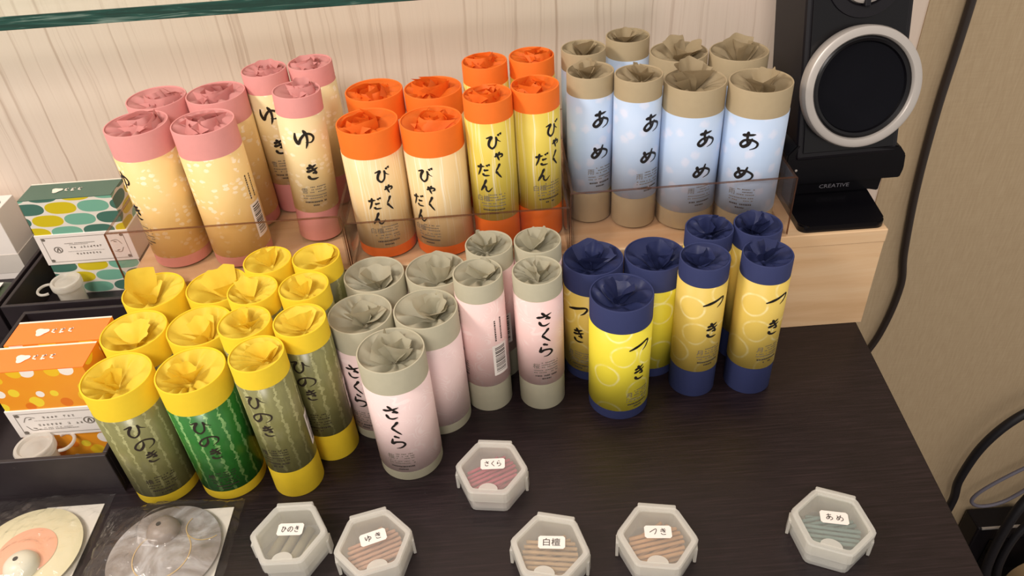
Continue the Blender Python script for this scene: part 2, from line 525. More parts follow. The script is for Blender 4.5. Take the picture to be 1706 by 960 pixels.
def L_hinoki(name, dark, light):
    k, uv, u, v = lab(name, dark)
    jag = k.noise(k.comb(k.m('MULTIPLY', u, 0.6), v), 1.6, 3, 0.7)
    uu = k.m('ADD', k.m('DIVIDE', u, 0.92), k.m('MULTIPLY', jag, 0.75))
    fr = k.m('ABSOLUTE', k.m('SUBTRACT', k.m('FRACT', uu), 0.5))
    wd = k.m('MULTIPLY', k.ramp(k.noise(k.comb(k.m('FLOOR', uu), v), 2.3, 2, 0.6), [(0.36, (0, 0, 0, 1)), (0.66, (1, 1, 1, 1))]), 0.15)
    st = k.m('LESS_THAN', fr, k.m('ADD', wd, 0.022))
    mott = k.noise(k.comb(k.m('MULTIPLY', u, 3.0), k.m('MULTIPLY', v, 0.8)), 1.0, 3)
    col = k.mix(mott, lin(dark), tuple(x * 0.62 for x in lin(dark)[:3]) + (1,))
    col = k.mix(k.m('MULTIPLY', st, k.m('ADD', 0.10, k.m('MULTIPLY', k.noise(uv, 3.0, 1), 0.9))), col, lin(light))
    return k.set(col, 0.30, 0, 0.5)


def L_sakura(name, a, b):
    k, uv, u, v = lab(name, a)
    n = k.noise(uv, 0.45, 2, 0.4, 0.6)
    fr = k.m('FRACT', k.m('MULTIPLY', n, 16.0))
    ln = k.m('MULTIPLY', k.m('LESS_THAN', k.m('ABSOLUTE', k.m('SUBTRACT', fr, 0.5)), 0.16), k.ramp(k.noise(uv, 0.7, 1), [(0.48, (0, 0, 0, 1)), (0.6, (1, 1, 1, 1))]))
    col = k.mix(k.noise(uv, 0.35, 1), lin(a), lin(b))
    col = k.mix(k.m('MULTIPLY', ln, 0.35), col, lin('f6e9e4'))
    return k.set(col, 0.5, 0, 0.3)


def L_tsuki(name, a, ring):
    k, uv, u, v = lab(name, a)
    d, c = k.vor(k.comb(k.m('ADD', u, 0.3), k.m('ADD', v, 0.35)), 0.34, 0.75)
    d = k.m('ADD', d, k.m('MULTIPLY', k.noise(uv, 1.2, 2), 0.05))
    rg = k.ramp(d, [(0.315, (0, 0, 0, 1)), (0.345, (1, 1, 1, 1)), (0.36, (1, 1, 1, 1)), (0.40, (0, 0, 0, 1))])
    sp = k.ramp(k.noise(uv, 1.4, 2), [(0.36, (.25, .25, .25, 1)), (0.62, (1, 1, 1, 1))])
    col = k.mix(k.noise(uv, 0.4, 1), lin(a), tuple(x * .92 for x in lin(a)[:3]) + (1,))
    col = k.mix(k.m('MULTIPLY', k.m('MULTIPLY', rg, sp), 0.85), col, lin(ring))
    return k.set(col, 0.45, 0, 0.35)


M['l_yuki_fat'] = L_yuki('warm_yellow_snow_label', 'efcf92', 'e9c680')
M['l_yuki_slim'] = L_yuki('cream_snow_label', 'e8d3a6', 'e4ce94')
M['l_byaku_fat'] = L_byaku('cream_sandalwood_label', 'ecd0a0', 'e6c68c')
M['l_byaku_slim'] = L_byaku('yellow_sandalwood_label', 'dfc85c', 'd8c04c')
M['l_ame'] = L_ame()
M['l_hin_olive'] = L_hinoki('olive_bark_label', '8b8854', 'b3b07c')
M['l_hin_green'] = L_hinoki('bright_green_bark_label', '2f7a2c', '9cc47c')
M['l_sak_fat'] = L_sakura('pale_pink_label', 'ebd2cc', 'e9cbca')
M['l_sak_slim'] = L_sakura('rose_pink_label', 'ecc4bf', 'ecd0ca')
M['l_tsu_lemon'] = L_tsuki('lemon_yellow_ring_label', 'ecdb40', 'f3eba0')
M['l_tsu_gold'] = L_tsuki('golden_ring_label', 'e3c460', 'efdfa0')

PAPER = {'hinoki': 'f0cd30', 'sakura': 'b9b39b', 'tsuki': '343b64', 'yuki': 'dc9691', 'byakudan': 'f27524', 'ame': 'ae9c7c'}
NAMEC = {'hinoki': 'yellow_tube_paper', 'sakura': 'sage_grey_tube_paper', 'tsuki': 'navy_tube_paper', 'yuki': 'pink_tube_paper', 'byakudan': 'orange_tube_paper', 'ame': 'kraft_tan_tube_paper'}
BODY = {k: paper(NAMEC[k], PAPER[k], 0.6) for k in PAPER}
TOP = {k: paper(NAMEC[k] + '_crumpled', 'f6da4c' if k == 'hinoki' else PAPER[k], 0.55 if k != 'tsuki' else 0.4, 0.28, 0.35) for k in PAPER}


# ------------------------------------------------------------------ the twisted paper stuffed into a tube's mouth
def twist(R, style, seed, flap=None):
    rng = random.Random(seed)
    bm = bmesh.new()
    Ri = R - 0.0014
    ga = rng.uniform(0, 2 * PI); gr = rng.uniform(0.05, 0.34) * Ri
    gx, gy = gr * math.cos(ga), gr * math.sin(ga)
    depth = {'funnel': 0.62, 'tuft': 0.55, 'rose': 0.42}[style] * Ri
    N, J = 96, 12
    npl = rng.choice((7, 8, 10)); ph = rng.uniform(0, 6)
    amps = [rng.uniform(0.35, 1.0) for _ in range(npl)]
    tw = rng.uniform(-1.0, 1.0)
    rings = []
    for j in range(J + 1):
        t = 1 - j / J
        ring = []
        for i in range(N):
            th = 2 * PI * i / N
            thw = th + 0.45 * math.sin(th + ph) + 0.22 * math.sin(2 * th + ph * 1.7)
            q = (thw / (2 * PI) * npl + ph + tw * (1 - t)) % npl
            tri = 1 - abs(2 * (q % 1) - 1)
            am = amps[int(q) % npl]
            env = math.sin(PI * min(1, (1 - t) * 1.25)) ** 0.8 if t < 1 else 0
            pl = (tri - 0.5) * am * env
            nz = mnoise.noise(Vector((math.cos(th) * 2.3 * t + seed, math.sin(th) * 2.3 * t, seed * .37)))
            rr = t ** 0.9
            x = gx * (1 - t) + Ri * math.cos(th + 0.12 * pl) * rr
            y = gy * (1 - t) + Ri * math.sin(th + 0.12 * pl) * rr
            z = -0.0012 - depth * (1 - t) ** 1.15 + (0.36 * Ri * pl + nz * 0.10 * Ri * (1 - t)) * (1 if j else 0)
            if j == 0: z = -0.0008
            ring.append(bm.verts.new((x, y, min(z, -0.0006 + 0.16 * Ri * (1 - t)))))
        rings.append(ring)
    for A, B in zip(rings, rings[1:]):
        for i in range(N):
            bm.faces.new((A[i], A[(i + 1) % N], B[(i + 1) % N], B[i]))
    bm.faces.new(rings[-1])

    def petal(a, W, H, lean, curl, base_r, base_z, cup, wid0=0.2):
        ns, nw = 12, 14
        ca, sa = math.cos(a), math.sin(a); grid = []
        f1, f2 = rng.uniform(0, 6), rng.uniform(1.3, 2.6)
        cut = [rng.uniform(0.80, 1.10) for _ in range(5)]
        for s_ in range(ns + 1):
            s = s_ / ns; row = []
            for w_ in range(nw + 1):
                w = 2 * w_ / nw - 1
                cq = (w + 1) / 2 * 3.999; ci = int(cq); ct = cut[ci] + (cut[ci + 1] - cut[ci]) * (cq - ci)
                hw = W * (wid0 + (1 - wid0) * s ** 0.7)
                crease = abs(((w * f2 + f1) % 2) - 1) - 0.5
                o_ = base_r + lean * s + curl * s * s - cup * W * w * w * (0.4 + s) + crease * 0.10 * Ri * s
                tang = hw * w
                z = base_z + H * s * (0.75 + 0.25 * ct) - 0.10 * H * w * w * s + crease * 0.06 * Ri * s
                nz = mnoise.noise(Vector((o_ * 130 + seed, tang * 130, z * 130 + a))) * 0.045 * Ri
                x = gx + ca * (o_ + nz) - sa * tang; y = gy + sa * (o_ + nz) + ca * tang
                l = math.hypot(x, y); lim = Ri * 0.93
                if l > lim and z < 0.002: x *= lim / l; y *= lim / l
                elif l > Ri * 1.02: x *= Ri * 1.02 / l; y *= Ri * 1.02 / l
                row.append(bm.verts.new((x, y, z)))
            grid.append(row)
        for A, B in zip(grid, grid[1:]):
            for i in range(nw): bm.faces.new((A[i], A[i + 1], B[i + 1], B[i]))

    if style == 'funnel':
        K = rng.choice((2, 3, 3))
        a0 = rng.uniform(0, 6)
        for k in range(K):
            petal(a0 + k * 2 * PI / K + rng.uniform(-.5, .5), rng.uniform(.42, .70) * Ri, depth * rng.uniform(.95, 1.45), rng.uniform(.0, .30) * Ri, rng.uniform(-.1, .45) * Ri, .04 * Ri, -depth * .85, rng.uniform(.0, .5))
    elif style == 'tuft':
        K = rng.choice((3, 4, 5)); a0 = rng.uniform(0, 6)
        for k in range(K):
            petal(a0 + k * 2 * PI / K + rng.uniform(-.4, .4), rng.uniform(.42, .74) * Ri, depth * rng.uniform(1.0, 1.70), rng.uniform(.0, .35) * Ri, rng.uniform(-.05, .55) * Ri, .05 * Ri, -depth * .85, rng.uniform(.0, .6))
    else:
        for k in range(6):
            rr = (0.08, 0.22, 0.34, 0.46, 0.56, 0.66)[k] * Ri
            petal(ga + k * 2.2 + rng.uniform(-.4, .4), min(rr * 1.3 + .22 * Ri, .72 * Ri), depth * rng.uniform(.95, 1.45), rng.uniform(-.05, .15) * Ri, rng.uniform(-.30, .05) * Ri, rr, -depth * .95, rng.uniform(.55, .9), .75)
    if flap:
        a, hh, ww = flap
        petal(a, ww * Ri, depth + hh * Ri, .12 * Ri, .22 * Ri, .10 * Ri, -depth * .95, .45)
    return bm


DIM = {'G': (0.0231, 0.1160, 0.0095, 0.0955), 'f': (0.0231, 0.1080, 0.0095, 0.0875), 's': (0.0180, 0.1246, 0.0275, 0.1090), 'F': (0.0231, 0.1180, 0.0160, 0.0975)}
STYLE = {'hinoki': 'funnel', 'sakura': 'tuft', 'tsuki': 'tuft', 'yuki': 'rose', 'byakudan': 'rose', 'ame': 'tuft'}
KANJI = {'hinoki': '檜', 'sakura': '桜', 'tsuki': '月', 'yuki': '雪', 'byakudan': '白檀', 'ame': '雨'}
GROUP = {'hinoki': 'yellow topped incense tubes with green bark labels', 'sakura': 'sage grey incense tubes with pink labels', 'tsuki': 'navy incense tubes with yellow labels',
         'yuki': 'pink topped incense tubes in the left acrylic rack', 'byakudan': 'orange topped incense tubes in the middle acrylic rack', 'ame': 'tan topped incense tubes in the right acrylic rack'}
# characters: (char, dx mm, mm below the label's top, width mm, height mm)
TEXT = {'hinoki': [('ひ', 0, 11, 14, 13), ('の', 1, 25, 14, 11), ('き', 2, 38, 10, 11)],
        'sakura': [('さ', 0, 16, 13, 14), ('く', 0.5, 31, 11, 14), ('ら', 0, 45.5, 12, 13)],
        'tsuki': [('つ', -1, 15, 17, 10), ('き', 0, 40, 12, 15)],
        'yuki': [('ゆ', -0.5, 17, 17, 16), ('き', 1, 45, 12, 14)],
        'byakudan': [('び', 4, 14, 12, 12), ('ゃ', 6.5, 26, 7, 8), ('く', 5.5, 38, 7, 13), ('だ', -5.5, 37, 11, 11), ('ん', -4.5, 50, 11, 11)],
        'ame': [('あ', 0, 17, 15, 15), ('め', -0.5, 44, 15, 13)]}
PEN = {'hinoki': .0017, 'sakura': .0021, 'tsuki': .0022, 'yuki': .0024, 'byakudan': .0019, 'ame': .0024}


def tube(kind, size, x, y, z0, ang, lm, label, seed, flap=None, lean=0.0):
    R, H, v0, v1 = DIM[size]
    fat = size != 's'
    phi = math.atan2(CAM.y - y, CAM.x - x) + math.radians(ang)
    o = thing('incense_tube', label, 'incense tube', (x, y, z0), 0, GROUP[kind], rot=(0, lean, phi + PI / 2))
    lobj('cardboard_body', [(0, 0.0008), (R - .0012, 0.0008), (R - .0004, 0), (R, 0.0006), (R, H - .0005), (R - .0003, H), (R - .0010, H), (R - .0013, H - .0005), (R - .0013, H - .032)], BODY[kind], o, 64)
    tb = twist(R, STYLE[kind], seed, flap and (math.radians(flap[0]) - phi - PI / 2, flap[1], flap[2]))
    for v in tb.verts: v.co.z += H
    link('twisted_paper_top', tb, TOP[kind], o, True)
    # label paper wrapped round the tube
    bm = bmesh.new(); uvl = bm.loops.layers.uv.new('UVMap'); N = 72; Rl = R + .00022
    def P(u, v, rr=Rl):
        a = -PI / 2 + u / R
        return (rr * math.cos(a), rr * math.sin(a), v)
    L = 2 * PI * R
    rows = [(v0, 0), (v1, 1)]
    col = []
    for i in range(N + 1):
        u = -L / 2 + L * i / N
        col.append((u, bm.verts.new(P(u, v0)), bm.verts.new(P(u, v1)), bm.verts.new(P(u, v1, R)), bm.verts.new(P(u, v0, R))))
    off = (seed * 1.37) % 7 if kind not in ('tsuki',) else (0.0 if size == 's' else 0.0)
    for a, b in zip(col, col[1:]):
        for (va, vb, vc, vd, za, zb) in ((a[1], b[1], b[2], a[2], v0, v1), (a[2], b[2], b[3], a[3], v1, v1), (b[1], a[1], a[4], b[4], v0, v0)):
            f = bm.faces.new((va, vb, vc, vd)); f.smooth = True
            uu = [a[0], b[0], b[0], a[0]] if va is a[1] or va is a[2] else [b[0], a[0], a[0], b[0]]
            for lp, u_, v_ in zip(f.loops, uu, (za, za, zb, zb)): lp[uvl].uv = (u_ * 100 + off, v_ * 100)
    lb = link('label', bm, lm, o)
    fn = lambda u, v: P(u, v, R + .00045)
    ink = M['ink'] if kind != 'hinoki' else M['ink_olive']
    q = []
    for ch, dx, dv, wd, ht in TEXT[kind]:
        q += glyph(ch, dx * .001, v1 - dv * .001, wd * .001, ht * .001, PEN[kind])
    decal('brush_lettering', q, fn, ink, lb)
    rng = random.Random(seed)
    q = []
    vb = v1 - .0605
    for tri in fonttris(KANJI[kind], .0055):
        q.append([(p[0] - .0075, p[1] + vb - .001) for p in tri])
    for r_ in range(3): q += dashes(-.0035, .0095, vb + .0022 - r_ * .0023, .0008, rng)
    for r_ in range(2): q += dashes(-.0095, .0095, vb - .0055 - r_ * .0023, .0008, rng)
    decal('small_print', q, fn, M['ink_grey'] if kind != 'hinoki' else M['ink_olive'], lb)
    q = dashes(-.0085, .0085, vb - .0112, .0013, rng, .92) + dashes(-.0035, .0035, vb - .0142, .0012, rng, .95)
    decal('bold_print', q, fn, M['ink_dark'] if kind != 'hinoki' else M['ink_olive'], lb)
    # barcode panel
    cb = math.radians(160 if fat else 115) * R
    bb = decal('barcode_panel', [((cb - .0065 + .0013 * i, v0 + .010), (cb - .0065 + .0013 * (i + 1), v0 + .010), (cb - .0065 + .0013 * (i + 1), v0 + .040), (cb - .0065 + .0013 * i, v0 + .040)) for i in range(10)], lambda u, v: P(u, v, R + .00035), M['white_paper'], lb)
    q = []; vv = v0 + .013
    while vv < v0 + .037:
        hgt = rng.choice((.0004, .0007, .0010))
        q += rectq(cb - .0045, cb + .0045, vv, vv + hgt); vv += hgt + rng.choice((.0004, .0007, .0012))
    for cx in (cb - .003, cb + .002):
        vv = v0 + .044
        while vv < v0 + .064:
            hgt = rng.uniform(.0008, .0018); q += rectq(cx - .0006, cx + .0006, vv, vv + hgt); vv += hgt + .0005
    decal('barcode', q, fn, M['ink_dark'], lb)
    return o


# ------------------------------------------------------------------ the incense tubes
HO, HG = M['l_hin_olive'], M['l_hin_green']
YF, YS, BF, BS, AM = M['l_yuki_fat'], M['l_yuki_slim'], M['l_byaku_fat'], M['l_byaku_slim'], M['l_ame']
SF, SS, TL, TG = M['l_sak_fat'], M['l_sak_slim'], M['l_tsu_lemon'], M['l_tsu_gold']
TUBES = [
 ('hinoki', 'f', -.5647, -.1239, 0, -12, HO, 'fat yellow topped tube with olive label, front left corner beside the tray', 11, None),
 ('hinoki', 'f', -.5154, -.1236, 0, -20, HG, 'fat yellow topped tube with the only bright green label', 12, None),
 ('hinoki', 's', -.4655, -.1310, 0, -36, HO, 'slim yellow topped tube with olive label, foremost slim one beside the bright green tube', 14, None),
 ('hinoki', 's', -.4430, -.0999, 0, -27, HO, 'slim yellow topped tube with dark olive label touching the front left sage grey tube', 15, None),
 ('hinoki', 'f', -.5692, -.0772, 0, 100, HO, 'fat yellow topped tube touching the orange boxes, second from the front at left', 16, None),
 ('hinoki', 'f', -.5222, -.0772, 0, 100, HO, 'fat yellow topped tube right behind the bright green labelled tube', 17, None),
 ('hinoki', 'f', -.5705, -.0301, 0, 100, HO, 'fat yellow topped tube with a tall peaked paper, beside the green patterned box', 18, (150, .75, .66)),
 ('hinoki', 'f', -.5221, -.0301, 0, 100, HO, 'fat yellow topped tube, rearmost on the right of the fat yellow ones', 19, None),
 ('hinoki', 's', -.4810, -.0978, 0, 100, HO, 'slim yellow topped tube directly behind the foremost slim yellow one', 20, None),
 ('hinoki', 's', -.4836, -.0612, 0, 100, HO, 'slim yellow topped tube between the rear right fat yellow tube and another slim yellow one', 21, None),
 ('hinoki', 's', -.4468, -.0613, 0, 100, HO, 'slim yellow topped tube in the third row, beside the sage grey fat tube', 22, None),
 ('hinoki', 's', -.4805, -.0250, 0, 100, HO, 'slim yellow topped tube, left one of the rear pair against the pink rack', 23, (70, .12, .4)),
 ('hinoki', 's', -.4437, -.0250, 0, 100, HO, 'slim yellow topped tube, right one of the rear pair against the pink rack', 24, None),
 ('sakura', 'f', -.3824, -.1183, 0, -20, SF, 'fat sage grey tube with pale pink label, foremost of its group', 31, None),
 ('sakura', 'f', -.4078, -.0766, 0, -37, SF, 'fat sage grey tube with pink label, half hidden behind the foremost one on its left', 32, None),
 ('sakura', 'f', -.3608, -.0767, 0, 150, SF, 'fat sage grey tube with blank pink side, behind the foremost one on its right', 33, (60, .25, .42)),
 ('sakura', 'f', -.4022, -.0301, 0, 100, SF, 'fat sage grey tube at the back left of the pink labelled group', 34, None),
 ('sakura', 'f', -.3552, -.0301, 0, 100, SF, 'fat sage grey tube at the back with a tall leaf of paper sticking up', 35, (100, .45, .45)),
 ('sakura', 's', -.3221, -.0606, 0, -78, SS, 'slim sage grey tube showing the barcode of its pink label', 36, None),
 ('sakura', 's', -.2795, -.0631, 0, 12, SS, 'slim sage grey tube with upright さくら lettering, nearest the navy tubes', 37, None),
 ('sakura', 's', -.3132, -.0250, 0, -95, SS, 'slim sage grey tube behind the barcode tube, with pointed paper', 38, (50, .3, .6)),
 ('sakura', 's', -.2764, -.0250, 0, 100, SS, 'slim sage grey tube at the back right of its group, below the orange rack', 39, None),
 ('tsuki', 'f', -.2201, -.0747, 0, 40, TL, 'fat navy tube with lemon yellow label, foremost of the navy ones', 41, None),
 ('tsuki', 'f', -.2349, -.0301, 0, -28, TG, 'fat navy tube at the left end with a pointed paper top', 42, (60, .4, .35)),
 ('tsuki', 'f', -.1879, -.0307, 0, -75, TL, 'fat navy tube behind the foremost one, showing a blank lemon side', 43, None),
 ('tsuki', 's', -.1585, -.0614, 0, 37, TG, 'slim navy tube with golden label, left one of the front slim pair', 44, None),
 ('tsuki', 's', -.1139, -.0631, 0, 44, TG, 'slim navy tube with golden label, rightmost of the navy tubes in front', 45, None),
 ('tsuki', 's', -.1464, -.0250, 0, 100, TG, 'slim navy tube behind, against the riser below the third blue labelled tube', 46, None),
 ('tsuki', 's', -.1096, -.0250, 0, 100, TG, 'slim navy tube behind, against the riser nearest the speaker', 47, None),
 ('yuki', 'G', -.5676, .0338, 1, -72, YF, 'fat pink topped tube with yellow label, front left end of the pink rack', 51, None),
 ('yuki', 'G', -.5164, .0281, 1, -107, YF, 'fat pink topped tube showing a barcode at its right edge', 52, None),
 ('yuki', 'G', -.5678, .0808, 1, 100, YF, 'fat pink topped tube in the back row at the left end', 53, None),
 ('yuki', 'G', -.5209, .0816, 1, 140, YF, 'fat pink topped tube in the back row, behind the barcode one', 54, None),
 ('yuki', 's', -.4560, .0507, 1, -2, YS, 'slim pink topped tube in front with ゆき in full view', 55, (120, .3, .45)),
 ('yuki', 's', -.4850, .1025, 1, -14, YS, 'slim pink topped tube with ゆき, behind and left of the front slim one', 56, (80, .3, .6)),
 ('yuki', 's', -.4489, .1097, 1, 150, YS, 'slim pink topped tube at the back right, against the wall', 57, (90, .2, .5)),
 ('byakudan', 'f', -.3963, .0260, 1, 0, BF, 'fat orange topped tube at the front left with びゃくだん centred', 61, None),
 ('byakudan', 'f', -.3488, .0216, 1, -33, BF, 'fat orange topped tube second from left in front, lettering turned left', 62, None),
 ('byakudan', 's', -.3058, .0207, 1, -6, BS, 'slim orange topped tube with yellow label, beside the fat orange ones', 63, (90, .2, .5)),
 ('byakudan', 's', -.2706, .0314, 1, 27, BS, 'slim orange topped tube at the right end in front, beside the blue labels', 64, None),
 ('byakudan', 'f', -.3968, .0835, 1, 100, BF, 'fat orange topped tube at the back left of the middle rack', 65, None),
 ('byakudan', 'f', -.3495, .0795, 1, 100, BF, 'fat orange topped tube in the back row, second from left', 66, None),
 ('byakudan', 's', -.3068, .0849, 1, 100, BS, 'slim orange topped tube in the back row, left one of two', 67, None),
 ('byakudan', 's', -.2692, .0899, 1, 100, BS, 'slim orange topped tube in the back row, at the right end', 68, None),
 ('ame', 's', -.2274, .0502, 1, 27, AM, 'slim tan topped tube with pale blue label at the front left of its rack', 71, None),
 ('ame', 's', -.1930, .0373, 1, 37, AM, 'slim tan topped tube with pale blue label, second from left in front', 72, None),
 ('ame', 'F', -.1513, .0342, 1, 30, AM, 'fat tan topped tube with a big flap of paper standing up', 73, (110, .55, .5)),
 ('ame', 'F', -.1054, .0241, 1, -6, AM, 'fat tan topped tube with pale blue label, right end beside the speaker', 74, None),
 ('ame', 's', -.2269, .0974, 1, 100, AM, 'slim tan topped tube in the back row at the left end', 75, None),
 ('ame', 's', -.1879, .1177, 1, 100, AM, 'slim tan topped tube in the back row, highest one against the wall', 76, None),
 ('ame', 'F', -.1511, .0916, 1, 100, AM, 'fat tan topped tube in the back row, behind the one with the big flap', 77, None),
 ('ame', 'F', -.1047, .0841, 1, 100, AM, 'fat tan topped tube in the back row, nearest the speaker', 78, (70, .25, .6)),
]
for kd, sz, x, y, onr, ang, lm, lb_, sd, fl in TUBES:
    z0 = (ZR + 0.0022) if onr else 0.0
    ln = 0.055 if sd == 55 else 0.0        # the front slim pink tube leans to the right
    tube(kd, sz, x, y, z0 + .018 * ln, ang, lm, lb_, sd, fl, ln)


# ------------------------------------------------------------------ acrylic racks on the riser
def rack(x0, x1, hf, label):
    th = 0.002
    y0, y1 = RY + .0004, 0.146
    t = thing('acrylic_rack', label, 'rack', ((x0 + x1) / 2, y0, ZR), 0, 'clear acrylic racks on the riser')
    a = (x1 - x0) / 2; d = y1 - y0
    bxo('floor_panel', (-a, a, 0, d, 0, th), M['acrylic'], t)
    for nm, dm in (('front_panel', (-a, a, 0, th, th, hf)), ('back_panel', (-a, a, d - th, d, th, hf)), ('side_panel', (-a, -a + th, th, d - th, th, hf)), ('side_panel', (a - th, a, th, d - th, th, hf))):
        p = bxo(nm, dm, M['acrylic'], t)
        x_0, x_1, y_0, y_1 = dm[:4]
        bxo('cut_edge', (x_0, x_1, y_0, y_1, hf, hf + .0005), M['acrylic_edge'] if nm == 'front_panel' else M['acrylic_soft'], p)
    for sx in (-1, 1):
        bxo('corner_joint', (min(sx * a, sx * (a + .0005)), max(sx * a, sx * (a + .0005)), 0, th, th, hf), M['acrylic_edge'], t)


rack(-.6030, -.4245, .048, 'clear acrylic rack holding the pink topped tubes')
rack(-.4225, -.2500, .041, 'clear acrylic rack holding the orange topped tubes')
rack(-.2485, -.0775, .053, 'clear acrylic rack holding the tan topped blue labelled tubes')


# ------------------------------------------------------------------ dark trays at the left
def tray(x0, x1, y0, y1, label):
    h, th = .040, .0035
    t = thing('wooden_tray', label, 'tray', ((x0 + x1) / 2, (y0 + y1) / 2, 0), 0, 'dark wooden trays at the left of the table')
    a, b = (x1 - x0) / 2, (y1 - y0) / 2
    bxo('bottom_panel', (-a, a, -b, b, 0, .004), M['tray'], t)
    bxo('front_panel', (-a, a, -b, -b + th, .004, h), M['tray'], t, .0006)
    bxo('back_panel', (-a, a, b - th, b, .004, h), M['tray'], t, .0006)
    for sx in (-1, 1):
        bxo('side_panel', (min(sx * a, sx * (a - th)), max(sx * a, sx * (a - th)), -b + th, b - th, .004, h), M['tray'], t, .0006)


tray(-.735, -.5948, -.1320, .0460, 'dark wooden tray in front holding the two orange boxes')
tray(-.7610, -.6495, .0550, .1920, 'dark wooden tray behind holding the green patterned box')
tray(-.8800, -.7650, .0550, .1920, 'dark wooden tray holding the white box at the far left edge')


# ------------------------------------------------------------------ boxes in the trays
def pebbles():
    k = NT('green_yellow_pebble_print'); uv, u, v = k.uv()
    p = 1.30
    row = k.m('FLOOR', k.m('DIVIDE', v, p))
    uu = k.m('ADD', k.m('DIVIDE', u, 3.0), k.m('MULTIPLY', row, 0.43))
    fx = k.m('SUBTRACT', k.m('FRACT', uu), 0.5); fy = k.m('SUBTRACT', k.m('FRACT', k.m('DIVIDE', v, p)), 0.5)
    ax = k.m('POWER', k.m('ABSOLUTE', k.m('MULTIPLY', fx, 2.08)), 2.7); ay = k.m('POWER', k.m('ABSOLUTE', k.m('MULTIPLY', fy, 2.1)), 2.2)
    inside = k.m('LESS_THAN', k.m('ADD', ax, ay), 1.0)
    idx = k.m('FRACT', k.m('DIVIDE', k.m('ADD', k.m('ADD', k.m('FLOOR', uu), k.m('MULTIPLY', row, 2.0)), 300.0), 3.0))
    col = k.ramp(idx, [(0.0, lin('d3bf22')), (0.2, lin('79b39b')), (0.55, lin('4a7466'))], 'CONSTANT')
    return k.set(k.mix(inside, lin('e6e0d4'), col), 0.35, 0, 0.4)


def dots():
    k = NT('orange_dot_print'); uv, u, v = k.uv()
    d, c = k.vor(uv, 0.72, 0.8)
    cs = k.sep(c)
    on = k.m('LESS_THAN', d, k.m('ADD', 0.20, k.m('MULTIPLY', cs[1], 0.26)))
    dot = k.ramp(cs[0], [(0.0, lin('f4d63a')), (0.42, lin('f7efe6')), (0.60, lin('e57a20')), (0.8, lin('f2c42a'))], 'CONSTANT')
    base = k.mix(k.noise(uv, 0.35, 2), lin('f3a92c'), lin('ef8e28'))
    return k.set(k.mix(on, base, dot), 0.35, 0, 0.4)


M['pebble'] = pebbles(); M['dots'] = dots()
M['green_top'] = plain('deep_green_card', '4d6b5c', 0.28, var=0.04)
M['orange_top'] = plain('orange_card', 'f58232', 0.35, var=0.03)
M['logo_w'] = plain('pale_print', 'f1e2d2', 0.6, var=0.0)


